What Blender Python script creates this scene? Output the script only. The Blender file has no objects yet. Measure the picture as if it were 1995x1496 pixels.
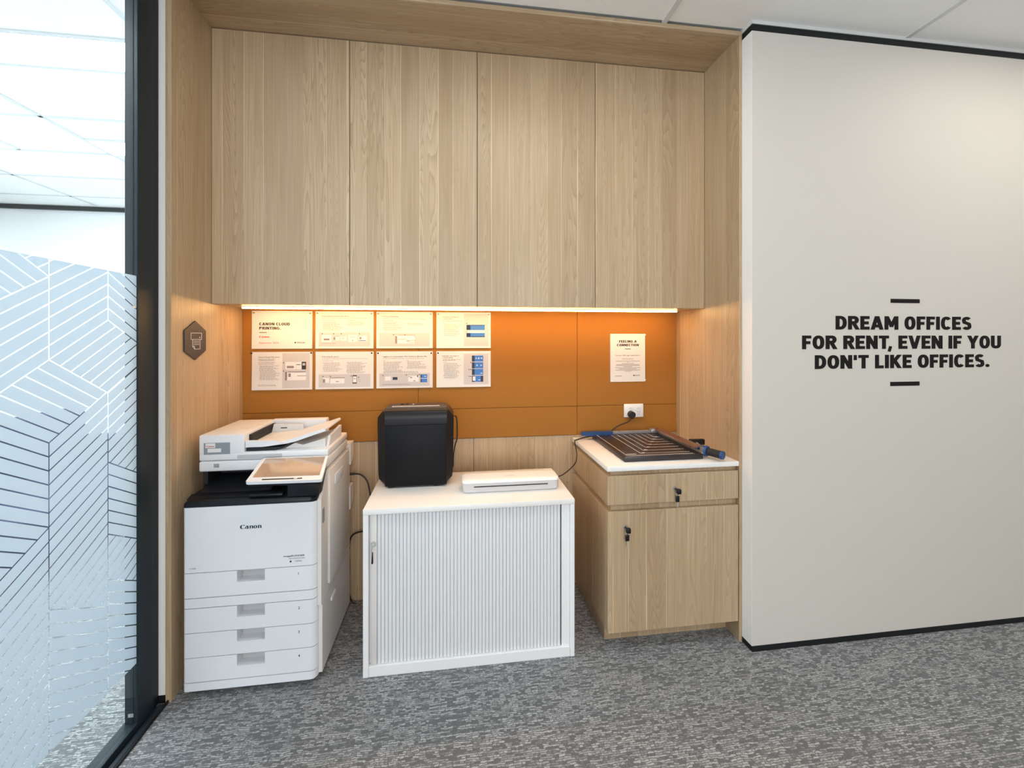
import bpy, bmesh, math, random
from mathutils import Vector, Matrix
random.seed(7)
scene = bpy.context.scene
C = scene.collection

# ------------------------------------------------------------------ camera, world, exposure
cam_data = bpy.data.cameras.new('camera')
cam_data.sensor_fit = 'HORIZONTAL'; cam_data.sensor_width = 36.0
cam_data.lens = 832.8 / 1995 * 36.0
cam_data.shift_y = (656.86 - 748.0) / 1995
cam_data.clip_start = 0.05
cam = bpy.data.objects.new('camera', cam_data); C.objects.link(cam)
cam.location = (0, 0, 1.45); cam.rotation_euler = (math.pi / 2, 0, -0.1374)
scene.camera = cam

world = bpy.data.worlds.new('world'); scene.world = world
world.use_nodes = True
bg = world.node_tree.nodes['Background']
bg.inputs[0].default_value = (0.80, 0.90, 1.0, 1); bg.inputs[1].default_value = 0.6

vs = scene.view_settings
vs.view_transform = 'Standard'; vs.look = 'None'; vs.gamma = 1.0; vs.use_curve_mapping = False
vs.exposure = 0.0
scene.cycles.max_bounces = 8; scene.cycles.diffuse_bounces = 5; scene.cycles.transparent_max_bounces = 12
scene.cycles.sample_clamp_indirect = 6.0
scene.cycles.caustics_reflective = False; scene.cycles.caustics_refractive = False

PANEL_MAIN = 12.4      # ceiling panel strength, print nook side
PANEL_SIDE = 37.0      # ceiling panel strength, room behind the glass
LED = 53.0

# daylight lamps; the rear one is added fill for assumed windows behind the camera
def area_light(name, loc, rot, sx, sy, power, col):
    l = bpy.data.lights.new(name, 'AREA'); l.shape = 'RECTANGLE'; l.size = sx; l.size_y = sy
    l.energy = power; l.color = col
    o = bpy.data.objects.new(name, l); C.objects.link(o); o.location = loc; o.rotation_euler = rot
    return o
area_light('added_rear_daylight', (-0.2, -3.9, 1.55), (math.radians(90), 0, 0), 3.6, 2.1, 150, (0.97, 0.98, 1.0))
area_light('window_daylight_side', (-4.6, 1.2, 1.6), (math.radians(90), 0, math.radians(-90)), 5.0, 2.1, 190, (0.74, 0.88, 1.0))

# ------------------------------------------------------------------ geometry helpers
WOFF = {}                      # object -> world offset of its origin

class MB:
    def __init__(self): self.v = []; self.f = []
    def add(self, vs_, fs_):
        n = len(self.v); self.v += [tuple(p) for p in vs_]; self.f += [tuple(i + n for i in q) for q in fs_]
        return self
    def box(self, x0, x1, y0, y1, z0, z1):
        if x0 > x1: x0, x1 = x1, x0
        if y0 > y1: y0, y1 = y1, y0
        if z0 > z1: z0, z1 = z1, z0
        v = [(x0,y0,z0),(x1,y0,z0),(x1,y1,z0),(x0,y1,z0),(x0,y0,z1),(x1,y0,z1),(x1,y1,z1),(x0,y1,z1)]
        return self.add(v, [(0,3,2,1),(4,5,6,7),(0,1,5,4),(1,2,6,5),(2,3,7,6),(3,0,4,7)])
    def rbox(self, x0, x1, y0, y1, z0, z1, r=0.004, seg=2, edges=None):
        bm = bmesh.new()
        t = MB().box(x0, x1, y0, y1, z0, z1)
        vv = [bm.verts.new(p) for p in t.v]
        for q in t.f: bm.faces.new([vv[i] for i in q])
        es = bm.edges[:]
        if edges: es = [e for e in es if edges(e.verts[0].co, e.verts[1].co)]
        bmesh.ops.bevel(bm, geom=es, offset=r, segments=seg, profile=0.5, affect='EDGES', clamp_overlap=True)
        bm.verts.index_update()
        self.add([v.co[:] for v in bm.verts], [[v.index for v in f.verts] for f in bm.faces]); bm.free()
        return self
    def prism(self, poly, a0, a1, axis='Z'):
        """poly: list of 2-D points; axis Z: (x,y); axis Y: (x,z); axis X: (y,z)"""
        n = len(poly)
        ar = sum(poly[i][0]*poly[(i+1)%n][1]-poly[(i+1)%n][0]*poly[i][1] for i in range(n))
        if ar < 0: poly = poly[::-1]
        def m(p, a):
            return (p[0],p[1],a) if axis=='Z' else (p[0],a,p[1]) if axis=='Y' else (a,p[0],p[1])
        v = [m(p,a0) for p in poly] + [m(p,a1) for p in poly]
        f = [tuple(range(n-1,-1,-1)), tuple(range(n,2*n))] + [(i,(i+1)%n,n+(i+1)%n,n+i) for i in range(n)]
        if axis=='Y': f = [q[::-1] for q in f]
        if a1 < a0: f = [q[::-1] for q in f]
        return self.add(v, f)
    def cyl(self, p0, p1, r0, r1=None, n=20):
        r1 = r0 if r1 is None else r1
        p0, p1 = Vector(p0), Vector(p1); d = (p1-p0).normalized()
        a = d.orthogonal().normalized(); b = d.cross(a)
        v = [p0+(a*math.cos(t)+b*math.sin(t))*r0 for t in [2*math.pi*i/n for i in range(n)]]
        v += [p1+(a*math.cos(t)+b*math.sin(t))*r1 for t in [2*math.pi*i/n for i in range(n)]]
        f = [tuple(range(n-1,-1,-1)), tuple(range(n,2*n))]+[(i,(i+1)%n,n+(i+1)%n,n+i) for i in range(n)]
        return self.add(v, f)
    def tube(self, pts, r, n=8, sub=6):
        P = [Vector(p) for p in pts]
        if sub > 1 and len(P) > 2:
            Q = []
            for i in range(len(P)-1):
                a, b, c, d = P[max(i-1,0)], P[i], P[i+1], P[min(i+2,len(P)-1)]
                for k in range(sub):
                    t = k/sub
                    Q.append(0.5*((2*b)+(c-a)*t+(2*a-5*b+4*c-d)*t*t+(3*b-a-3*c+d)*t**3))
            Q.append(P[-1]); P = Q
        up = None; rings = []
        for i, p in enumerate(P):
            d = (P[min(i+1,len(P)-1)]-P[max(i-1,0)]).normalized()
            up = d.orthogonal().normalized() if up is None else (up-d*up.dot(d)).normalized()
            w = d.cross(up)
            rings.append([p+(up*math.cos(2*math.pi*k/n)+w*math.sin(2*math.pi*k/n))*r for k in range(n)])
        v = [q for ring in rings for q in ring]; f = []
        for i in range(len(rings)-1):
            for k in range(n):
                f.append((i*n+k, i*n+(k+1)%n, (i+1)*n+(k+1)%n, (i+1)*n+k))
        f += [tuple(range(n-1,-1,-1)), tuple((len(rings)-1)*n+k for k in range(n))]
        return self.add(v, f)
    def quadY(self, x0, x1, z0, z1, y):     # flat print facing the viewer (-Y)
        return self.add([(x0,y,z0),(x1,y,z0),(x1,y,z1),(x0,y,z1)], [(0,1,2,3)])
    def xform(self, fn):
        self.v = [fn(*p) for p in self.v]; return self

def build(name, mb, mat, parent=None, smooth=True):
    me = bpy.data.meshes.new(name)
    if parent is not None: off = WOFF[parent.name]
    else:
        xs = [p[0] for p in mb.v]; ys = [p[1] for p in mb.v]; zs = [p[2] for p in mb.v]
        off = Vector(((min(xs)+max(xs))/2, (min(ys)+max(ys))/2, min(zs)))
    me.from_pydata([tuple(Vector(p)-off) for p in mb.v], [], mb.f)
    me.materials.append(mat)
    if smooth:
        me.polygons.foreach_set('use_smooth', [True]*len(me.polygons))
        me.set_sharp_from_angle(angle=math.radians(32))
    me.update()
    o = bpy.data.objects.new(name, me); C.objects.link(o)
    if parent is None: o.location = off
    else: o.parent = parent
    WOFF[o.name] = off
    return o

def tag(o, label=None, cat=None, group=None, kind=None):
    if label: o['label'] = label
    if cat: o['category'] = cat
    if group: o['group'] = group
    if kind: o['kind'] = kind
    return o
def thing(name, loc, label, cat, group=None, kind=None):
    o = bpy.data.objects.new(name, None); C.objects.link(o); o.location = loc
    o.empty_display_size = 0.1
    WOFF[o.name] = Vector(loc)
    return tag(o, label, cat, group, kind)

# ------------------------------------------------------------------ material helpers
def mat_new(name):
    m = bpy.data.materials.new(name); m.use_nodes = True
    nt = m.node_tree
    return m, nt, nt.nodes['Principled BSDF']
def plain(name, col, rough=0.5, metal=0.0, spec=0.5, bump=0.0, bscale=400, coat=0.0, var=0.0):
    m, nt, b = mat_new(name)
    b.inputs['Base Color'].default_value = (*col, 1); b.inputs['Roughness'].default_value = rough
    b.inputs['Metallic'].default_value = metal; b.inputs['Specular IOR Level'].default_value = spec
    if coat: b.inputs['Coat Weight'].default_value = coat; b.inputs['Coat Roughness'].default_value = 0.06
    g = nt.nodes.new('ShaderNodeNewGeometry')
    n = nt.nodes.new('ShaderNodeTexNoise'); n.inputs['Scale'].default_value = bscale if bump else 9.0
    n.inputs['Detail'].default_value = 3
    nt.links.new(g.outputs['Position'], n.inputs['Vector'])
    if bump:
        bp = nt.nodes.new('ShaderNodeBump'); bp.inputs['Strength'].default_value = bump; bp.inputs['Distance'].default_value = 0.001
        nt.links.new(n.outputs[0], bp.inputs['Height']); nt.links.new(bp.outputs[0], b.inputs['Normal'])
    if var:
        h = nt.nodes.new('ShaderNodeMixRGB'); h.inputs[1].default_value = (*[c*(1-var) for c in col],1)
        h.inputs[2].default_value = (*[min(1,c*(1+var)) for c in col],1)
        nt.links.new(n.outputs[0], h.inputs[0]); nt.links.new(h.outputs[0], b.inputs['Base Color'])
    return m
def emit(name, col, s):
    m, nt, b = mat_new(name)
    b.inputs['Base Color'].default_value = (0.9,0.9,0.9,1)
    b.inputs['Emission Color'].default_value = (*col,1); b.inputs['Emission Strength'].default_value = s
    return m

class NG:
    """tiny node-graph helper"""
    def __init__(self, nt): self.nt = nt
    def n(self, t, **kw):
        x = self.nt.nodes.new(t)
        for k, v in kw.items(): setattr(x, k, v)
        return x
    def link(self, a, b): self.nt.links.new(a, b)
    def math(self, op, a, b=None, c=None, clamp=False):
        x = self.n('ShaderNodeMath', operation=op, use_clamp=clamp)
        for i, q in enumerate((a, b, c)):
            if q is None: continue
            if isinstance(q, (int, float)): x.inputs[i].default_value = q
            else: self.link(q, x.inputs[i])
        return x.outputs[0]
    def vec(self, a, b, c):
        x = self.n('ShaderNodeCombineXYZ')
        for i, q in enumerate((a, b, c)):
            if isinstance(q, (int, float)): x.inputs[i].default_value = q
            else: self.link(q, x.inputs[i])
        return x.outputs[0]
    def mix(self, fac, a, b, mode='MIX'):
        x = self.n('ShaderNodeMixRGB', blend_type=mode)
        for i, q in zip((0, 1, 2), (fac, a, b)):
            if isinstance(q, (int, float)): x.inputs[i].default_value = q
            elif isinstance(q, tuple): x.inputs[i].default_value = (*q, 1)
            else: self.link(q, x.inputs[i])
        return x.outputs[0]
    def ramp(self, fac, lo, hi):
        x = self.n('ShaderNodeMapRange', clamp=True); x.inputs[1].default_value = lo; x.inputs[2].default_value = hi
        self.link(fac, x.inputs[0]); return x.outputs[0]

def wood(name, grain='V', seed=0.0):
    m, nt, b = mat_new(name); g = NG(nt)
    geo = g.n('ShaderNodeNewGeometry'); sp = g.n('ShaderNodeSeparateXYZ'); g.link(geo.outputs['Position'], sp.inputs[0])
    X, Y, Z = sp.outputs
    if grain == 'V':
        u = g.math('ADD', g.math('ADD', X, g.math('MULTIPLY', Y, 0.87)), seed); v = Z
    else:
        u = g.math('ADD', g.math('ADD', Y, Z), seed); v = X
    W = g.math('MULTIPLY', u, 11.0)
    vo = g.n('ShaderNodeTexVoronoi', voronoi_dimensions='1D'); g.link(W, vo.inputs['W']); vo.inputs['Scale'].default_value = 1; vo.inputs['Randomness'].default_value = 0.75
    ed = g.n('ShaderNodeTexVoronoi', voronoi_dimensions='1D', feature='DISTANCE_TO_EDGE'); g.link(W, ed.inputs['W']); ed.inputs['Scale'].default_value = 1; ed.inputs['Randomness'].default_value = 0.75
    rc = g.n('ShaderNodeSeparateColor'); g.link(vo.outputs['Color'], rc.inputs[0])
    r1, r2, r3 = rc.outputs
    # broad figure: contour lines of a stretched noise = cathedral arches
    n1 = g.n('ShaderNodeTexNoise'); n1.inputs['Scale'].default_value = 1; n1.inputs['Detail'].default_value = 2.0; n1.inputs['Roughness'].default_value = 0.45
    g.link(g.vec(g.math('MULTIPLY', u, 9.0), g.math('MULTIPLY', v, 0.5), g.math('MULTIPLY', r1, 31.0)), n1.inputs['Vector'])
    saw = g.math('FRACT', g.math('MULTIPLY', n1.outputs[0], 46.0))
    cont = g.math('MULTIPLY', g.math('POWER', saw, 2.2), g.ramp(r2, 0.15, 0.6))
    # fine straight pores
    n2 = g.n('ShaderNodeTexNoise'); n2.inputs['Scale'].default_value = 1; n2.inputs['Detail'].default_value = 4.0; n2.inputs['Roughness'].default_value = 0.62
    g.link(g.vec(g.math('MULTIPLY', u, 150.0), g.math('MULTIPLY', v, 2.2), g.math('MULTIPLY', r3, 9.0)), n2.inputs['Vector'])
    pore = g.ramp(n2.outputs[0], 0.32, 0.68)
    n3 = g.n('ShaderNodeTexNoise'); n3.inputs['Scale'].default_value = 1; n3.inputs['Detail'].default_value = 2.0
    g.link(g.vec(g.math('MULTIPLY', u, 7.0), g.math('MULTIPLY', v, 1.0), seed+3.0), n3.inputs['Vector'])
    base = g.mix(r1, (0.410, 0.284, 0.160), (0.585, 0.437, 0.275))
    base = g.mix(g.math('MULTIPLY', g.ramp(n3.outputs[0], 0.3, 0.7), 0.40), base, (0.62, 0.495, 0.35))
    base = g.mix(g.math('MULTIPLY', g.math('SUBTRACT', 1.0, pore), 0.48), base, (0.30, 0.20, 0.11))
    base = g.mix(g.math('MULTIPLY', cont, 0.55), base, (0.29, 0.19, 0.10))
    # pale sapwood line on some joints between staves, fading in and out along the grain
    n4 = g.n('ShaderNodeTexNoise'); n4.inputs['Scale'].default_value = 1; n4.inputs['Detail'].default_value = 1.0
    g.link(g.vec(g.math('MULTIPLY', r2, 40.0), g.math('MULTIPLY', v, 1.6), seed), n4.inputs['Vector'])
    line = g.math('MULTIPLY', g.math('LESS_THAN', ed.outputs['Distance'], 0.021), g.ramp(n4.outputs[0], 0.42, 0.60))
    line = g.math('MULTIPLY', line, g.math('GREATER_THAN', r3, 0.52))
    base = g.mix(g.math('MULTIPLY', line, 0.7), base, (0.82, 0.70, 0.50))
    g.link(base, b.inputs['Base Color'])
    b.inputs['Roughness'].default_value = 0.40; b.inputs['Specular IOR Level'].default_value = 0.52
    bp = g.n('ShaderNodeBump'); bp.inputs['Strength'].default_value = 0.12; bp.inputs['Distance'].default_value = 0.001
    g.link(pore, bp.inputs['Height']); g.link(bp.outputs[0], b.inputs['Normal'])
    return m

def carpet_mat():
    m, nt, b = mat_new('carpet_weave'); g = NG(nt)
    geo = g.n('ShaderNodeNewGeometry'); sp = g.n('ShaderNodeSeparateXYZ'); g.link(geo.outputs['Position'], sp.inputs[0])
    X, Y, Z = sp.outputs
    wob = g.n('ShaderNodeTexNoise'); wob.inputs['Scale'].default_value = 90; wob.inputs['Detail'].default_value = 2; g.link(geo.outputs['Position'], wob.inputs['Vector'])
    wy = g.math('MULTIPLY', g.math('SUBTRACT', wob.outputs[0], 0.5), 0.0085)
    wob2 = g.n('ShaderNodeTexNoise'); wob2.inputs['Scale'].default_value = 26; wob2.inputs['Detail'].default_value = 1; g.link(geo.outputs['Position'], wob2.inputs['Vector'])
    wy = g.math('ADD', wy, g.math('MULTIPLY', g.math('SUBTRACT', wob2.outputs[0], 0.5), 0.012))
    Yw = g.math('ADD', Y, wy); Xw = g.math('ADD', X, g.math('MULTIPLY', wy, 0.8))
    def brick(w, h, mort, off):
        br = g.n('ShaderNodeTexBrick', offset=off, offset_frequency=3, squash=1.6, squash_frequency=2)
        br.inputs['Color1'].default_value = (0,0,0,1); br.inputs['Color2'].default_value = (1,1,1,1); br.inputs['Mortar'].default_value = (0,0,0,1)
        br.inputs['Scale'].default_value = 1; br.inputs['Brick Width'].default_value = w; br.inputs['Row Height'].default_value = h
        br.inputs['Mortar Size'].default_value = mort; br.inputs['Mortar Smooth'].default_value = 0.35
        g.link(g.vec(Xw, Yw, 0.0), br.inputs['Vector']); return br.outputs['Color']
    a = brick(0.0145, 0.0080, 0.0014, 0.37); c = brick(0.029, 0.0080, 0.0014, 0.61)
    big = g.n('ShaderNodeTexNoise'); big.inputs['Scale'].default_value = 5.5; big.inputs['Detail'].default_value = 3; g.link(geo.outputs['Position'], big.inputs['Vector'])
    mid = g.n('ShaderNodeTexNoise'); mid.inputs['Scale'].default_value = 95; mid.inputs['Detail'].default_value = 2; g.link(geo.outputs['Position'], mid.inputs['Vector'])
    sel = g.math('ADD', g.math('MULTIPLY', g.math('SUBTRACT', big.outputs[0], 0.5), 0.4), g.math('MULTIPLY', g.math('SUBTRACT', mid.outputs[0], 0.5), 0.8))
    val = g.math('ADD', g.math('MAXIMUM', a, g.math('MULTIPLY', c, 0.85)), sel)
    t = g.ramp(val, 0.34, 0.98)
    fib = g.n('ShaderNodeTexNoise'); fib.inputs['Scale'].default_value = 420; fib.inputs['Detail'].default_value = 2; g.link(geo.outputs['Position'], fib.inputs['Vector'])
    t = g.math('ADD', g.math('MULTIPLY', t, 0.86), g.math('MULTIPLY', g.math('SUBTRACT', fib.outputs[0], 0.42), 0.55), clamp=True)
    col = g.mix(t, (0.115, 0.117, 0.123), (0.47, 0.472, 0.475))
    g.link(col, b.inputs['Base Color']); b.inputs['Roughness'].default_value = 0.95; b.inputs['Specular IOR Level'].default_value = 0.1
    b.inputs['Sheen Weight'].default_value = 0.15
    bp = g.n('ShaderNodeBump'); bp.inputs['Strength'].default_value = 0.5; bp.inputs['Distance'].default_value = 0.003
    g.link(t, bp.inputs['Height']); g.link(bp.outputs[0], b.inputs['Normal'])
    return m

def tile_mat():
    m, nt, b = mat_new('ceiling_tile_board'); g = NG(nt)
    geo = g.n('ShaderNodeNewGeometry')
    vo = g.n('ShaderNodeTexVoronoi'); vo.inputs['Scale'].default_value = 70; g.link(geo.outputs['Position'], vo.inputs['Vector'])
    rc = g.n('ShaderNodeSeparateColor'); g.link(vo.outputs['Color'], rc.inputs[0])
    pin = g.math('MULTIPLY', g.math('LESS_THAN', vo.outputs['Distance'], 0.14), g.math('GREATER_THAN', rc.outputs[0], 0.72))
    g.link(g.mix(g.math('MULTIPLY', pin, 0.35), (0.92, 0.91, 0.89), (0.50, 0.49, 0.47)), b.inputs['Base Color'])
    b.inputs['Roughness'].default_value = 0.9
    return m

def glass_mat():
    m = bpy.data.materials.new('clear_glass'); m.use_nodes = True; nt = m.node_tree; nt.nodes.clear(); g = NG(nt)
    out = g.n('ShaderNodeOutputMaterial'); tr = g.n('ShaderNodeBsdfTransparent'); gl = g.n('ShaderNodeBsdfGlossy'); mx = g.n('ShaderNodeMixShader')
    tr.inputs[0].default_value = (0.94, 0.97, 0.96, 1); gl.inputs['Roughness'].default_value = 0.01
    lw_ = g.n('ShaderNodeLayerWeight'); lw_.inputs[0].default_value = 0.5
    fac = g.math('ADD', g.math('MULTIPLY', g.math('POWER', lw_.outputs['Facing'], 5.0), 0.5), 0.03)
    g.link(fac, mx.inputs[0]); g.link(tr.outputs[0], mx.inputs[1]); g.link(gl.outputs[0], mx.inputs[2]); g.link(mx.outputs[0], out.inputs[0])
    return m
def film_mat():
    m = bpy.data.materials.new('frosted_vinyl_film'); m.use_nodes = True; nt = m.node_tree; nt.nodes.clear(); g = NG(nt)
    out = g.n('ShaderNodeOutputMaterial'); df = g.n('ShaderNodeBsdfDiffuse'); tl = g.n('ShaderNodeBsdfTranslucent'); tr = g.n('ShaderNodeBsdfTransparent')
    df.inputs[0].default_value = (0.66, 0.72, 0.765, 1); tl.inputs[0].default_value = (0.68, 0.75, 0.805, 1); tr.inputs[0].default_value = (0.90, 0.95, 1.0, 1)
    a = g.n('ShaderNodeMixShader'); a.inputs[0].default_value = 0.5; g.link(df.outputs[0], a.inputs[1]); g.link(tl.outputs[0], a.inputs[2])
    c = g.n('ShaderNodeMixShader'); c.inputs[0].default_value = 0.10; g.link(a.outputs[0], c.inputs[1]); g.link(tr.outputs[0], c.inputs[2])
    g.link(c.outputs[0], out.inputs[0]); return m

M = {}
M['wood'] = wood('oak_laminate', 'V', 0.0)
M['wood_h'] = wood('oak_laminate_crossways', 'H', 4.3)
M['carpet'] = carpet_mat()
M['tile'] = tile_mat()
M['glass'] = glass_mat()
M['film'] = film_mat()
M['gridbar'] = plain('ceiling_grid_paint', (0.66, 0.66, 0.66), 0.5)
M['wallpaint'] = plain('warm_white_paint', (0.605, 0.580, 0.532), 0.62, spec=0.3, bump=0.03, bscale=700)
M['whitepaint'] = plain('white_paint', (0.86, 0.865, 0.87), 0.6, spec=0.3)
M['edgewhite'] = plain('white_and_lit_wall_end', (0.87, 0.86, 0.84), 0.5)
M['black'] = plain('black_shadow_strip', (0.008, 0.009, 0.011), 0.5, spec=0.3)
M['frame'] = plain('charcoal_powder_coat', (0.011, 0.020, 0.027), 0.45, spec=0.32, bump=0.05, bscale=1500)
M['pin'] = plain('ochre_pinboard_fabric', (0.335, 0.142, 0.027), 0.78, spec=0.18, bump=0.12, bscale=900, var=0.10)
M['whitelam'] = plain('white_laminate', (0.83, 0.83, 0.835), 0.38, spec=0.45, var=0.02)
M['top'] = plain('white_worktop', (0.84, 0.83, 0.815), 0.35, spec=0.45, var=0.03)
M['slat'] = plain('white_plastic_slat', (0.74, 0.75, 0.77), 0.42)
M['prn'] = plain('printer_white_plastic', (0.76, 0.775, 0.80), 0.42, spec=0.4, bump=0.04, bscale=1600)
M['prn_side'] = plain('printer_cream_shaded_plastic', (0.71, 0.69, 0.67), 0.45, spec=0.4)  # cream tone; on the printer's side covers it puts their weaker light into colour
M['prn_recess_shade'] = plain('printer_shaded_recess_plastic', (0.50, 0.51, 0.52), 0.5)  # printer white turned grey, the shade of a recess put into the colour
M['prn_dark'] = plain('printer_charcoal_plastic', (0.008, 0.009, 0.012), 0.34, spec=0.3)
M['prn_grey'] = plain('printer_grey_sticker', (0.24, 0.28, 0.31), 0.5)
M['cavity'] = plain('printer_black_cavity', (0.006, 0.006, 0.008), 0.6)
M['screen'] = plain('touch_screen_glass', (0.05, 0.035, 0.03), 0.08, spec=1.0, coat=1.0)
_b = M['screen'].node_tree.nodes['Principled BSDF']; _b.inputs['Emission Color'].default_value = (1.0, 0.66, 0.42, 1); _b.inputs['Emission Strength'].default_value = 0.42  # orange glow stands partly for the lit board mirrored in the screen
M['gloss_black'] = plain('black_satin_plastic', (0.008, 0.008, 0.010), 0.36, spec=0.3, bump=0.03, bscale=2000)
M['shred_front'] = plain('black_textured_plastic', (0.006, 0.006, 0.008), 0.5, spec=0.18, bump=0.1, bscale=1600)
M['shred_top'] = plain('bronze_grey_plastic', (0.050, 0.036, 0.030), 0.36, spec=0.5)
M['lam_body'] = plain('light_grey_plastic', (0.55, 0.55, 0.57), 0.42)
M['lam_top'] = plain('white_plastic_cover', (0.85, 0.84, 0.82), 0.4)
M['cut_base'] = plain('dark_aubergine_metal', (0.022, 0.017, 0.020), 0.34, spec=0.55)
M['cut_grey'] = plain('grey_metal_ruler', (0.36, 0.36, 0.38), 0.38, metal=0.6)
M['bronze'] = plain('brown_tinted_guard', (0.16, 0.085, 0.06), 0.22, spec=0.7)
M['blue'] = plain('royal_blue_plastic', (0.014, 0.06, 0.19), 0.4)
M['grip'] = plain('black_rubber_grip', (0.012, 0.012, 0.013), 0.75, bump=0.2, bscale=900)
M['steel'] = plain('brushed_steel', (0.66, 0.65, 0.63), 0.38, metal=0.8)
M['ink'] = plain('dark_brown_ink', (0.030, 0.018, 0.014), 0.6)
M['ink_grey'] = plain('grey_ink', (0.24, 0.21, 0.20), 0.7)
M['ink_pale'] = plain('pale_grey_panel_ink', (0.53, 0.52, 0.53), 0.7)
M['ink_red'] = plain('red_ink', (0.55, 0.05, 0.03), 0.6)
M['ink_blue'] = plain('blue_screen_ink', (0.03, 0.17, 0.55), 0.5)
M['ink_navy'] = plain('navy_screen_ink', (0.012, 0.018, 0.05), 0.5)
M['ink_white'] = plain('white_ink', (0.74, 0.74, 0.74), 0.6)
M['print_navy'] = plain('navy_logo_ink', (0.008, 0.022, 0.045), 0.5)
M['paper'] = plain('printed_paper', (0.70, 0.695, 0.69), 0.7, spec=0.25)
M['sticker'] = plain('black_vinyl_letter', (0.010, 0.009, 0.009), 0.6, spec=0.15)
M['sign'] = plain('dark_bronze_sign', (0.040, 0.030, 0.027), 0.38, spec=0.5)
M['outlet'] = plain('white_outlet_plastic', (0.82, 0.82, 0.82), 0.3)
M['cord'] = plain('black_cable_rubber', (0.010, 0.010, 0.010), 0.5)
M['panel_main'] = emit('lit_diffuser_neutral', (1.0, 0.94, 0.85), PANEL_MAIN)
M['panel_side'] = emit('lit_diffuser_cool', (0.86, 0.94, 1.0), PANEL_SIDE)
M['led'] = emit('warm_led_diffuser', (1.0, 0.535, 0.182), LED)
M['alu'] = plain('aluminium_profile', (0.7, 0.7, 0.7), 0.35, metal=0.9)

# ------------------------------------------------------------------ lettering
# monoline bold capitals: strokes on a cap height of 1, pen width T
T = 0.218
def arcp(cx, cy, rx, ry, a0, a1, n=10, p=2.35):
    out = []
    for i in range(n+1):
        a = math.radians(a0+(a1-a0)*i/n); c, s = math.cos(a), math.sin(a)
        out.append((cx+rx*math.copysign(abs(c)**(2/p), c), cy+ry*math.copysign(abs(s)**(2/p), s)))
    return out
def glyph(ch):
    h = T/2; o = 0.3
    def O(w): return (arcp(w/2, .5, w/2-h, .5-h, 0, 360, 40), True)
    if ch == 'O': return .64, [O(.64)]
    if ch == '0': return .60, [O(.60)]
    if ch == 'D': return .62, [([(h,0),(h,1)],False), ([(0,1-h)]+arcp(.24,.5,.62-h-.24,.5-h,90,-90,16)+[(0,h)],False)]
    if ch == 'B': return .60, [([(h,0),(h,1)],False), ([(0,1-h)]+arcp(.30,.76,.22,.24-h,90,-90,10)+[(h,.52)],False), ([(h,.52)]+arcp(.32,.26+h/2,.60-h-.32,.26-h/2,90,-90,10)+[(0,h)],False)]
    if ch in 'RP':
        s = [([(h,0),(h,1)],False), ([(0,1-h)]+arcp(.32,.70,.60-h-.32,.30-h,90,-90,12)+[(h,.40+h)],False)]
        if ch == 'R': s.append(([(.30,.52),(.62,-.18)],False))
        return .62, s
    if ch == 'E': return .52, [([(h,0),(h,1)],False), ([(0,1-h),(.52,1-h)],False), ([(0,.5),(.47,.5)],False), ([(0,h),(.52,h)],False)]
    if ch == 'F': return .50, [([(h,0),(h,1)],False), ([(0,1-h),(.50,1-h)],False), ([(0,.48),(.45,.48)],False)]
    if ch == 'I': return T, [([(h,0),(h,1)],False)]
    if ch == 'L': return .49, [([(h,0),(h,1)],False), ([(0,h),(.49,h)],False)]
    if ch == 'T': return .58, [([(.29,0),(.29,1)],False), ([(0,1-h),(.58,1-h)],False)]
    if ch == 'A':
        k = .355
        return .71, [([(h*.98-.07,-.25),(k+.02,1.12)],False), ([(.71-h*.98+.07,-.25),(k-.02,1.12)],False), ([(.16,.27),(.55,.27)],False)]
    if ch == 'V': return .69, [([(h*.98-.07,1.25),(.345+.02,-.12)],False), ([(.69-h*.98+.07,1.25),(.345-.02,-.12)],False)]
    if ch == 'Y': return .66, [([(.33,0),(.33,.5)],False), ([(.03,1.16),(.345,.38)],False), ([(.63,1.16),(.315,.38)],False)]
    if ch == 'M': return .80, [([(h,0),(h,1)],False), ([(.80-h,0),(.80-h,1)],False), ([(.06,1.15),(.42,.22)],False), ([(.74,1.15),(.38,.22)],False)]
    if ch == 'N': return .65, [([(h,0),(h,1)],False), ([(.65-h,0),(.65-h,1)],False), ([(.02,1.16),(.63,-.16)],False)]
    if ch == 'K': return .65, [([(h,0),(h,1)],False), ([(.12,.36),(.62,1.12)],False), ([(.24,.60),(.63,-.16)],False)]
    if ch == 'U': return .62, [([(h,1)]+arcp(.31,.33,.31-h,.33-h,180,360,16)+[(.62-h,1)],False)]
    if ch == 'C': return .60, [(arcp(.32,.5,.32-h,.5-h,42,318,28),False)]
    if ch == 'G': return .63, [(arcp(.32,.5,.32-h,.5-h,42,330,28)+[(.63-h,.5),(.36,.5)],False)]
    if ch == 'S':
        return .57, [(arcp(.285,.73,.285-h,.27-h,28,180,9,2.1)+[(h+.01,.69)]+arcp(.285,.275,.285-h,.275-h+.0,0,0,1)[:0]+[(.14,.575),(.43,.445)]+arcp(.285,.27,.285-h,.27-h,20,-155,12,2.1),False)]
    if ch == '.': return .24, [([(.12+.0605*math.cos(a), .122+.0605*math.sin(a)) for a in [i*math.pi/8 for i in range(17)]], True)]
    if ch == ',': return .24, [([(.15,.2),(.06,-.2)],False)]
    if ch == "'": return .20, [([(.10,.62),(.10,1)],False)]
    return .3, []
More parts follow.
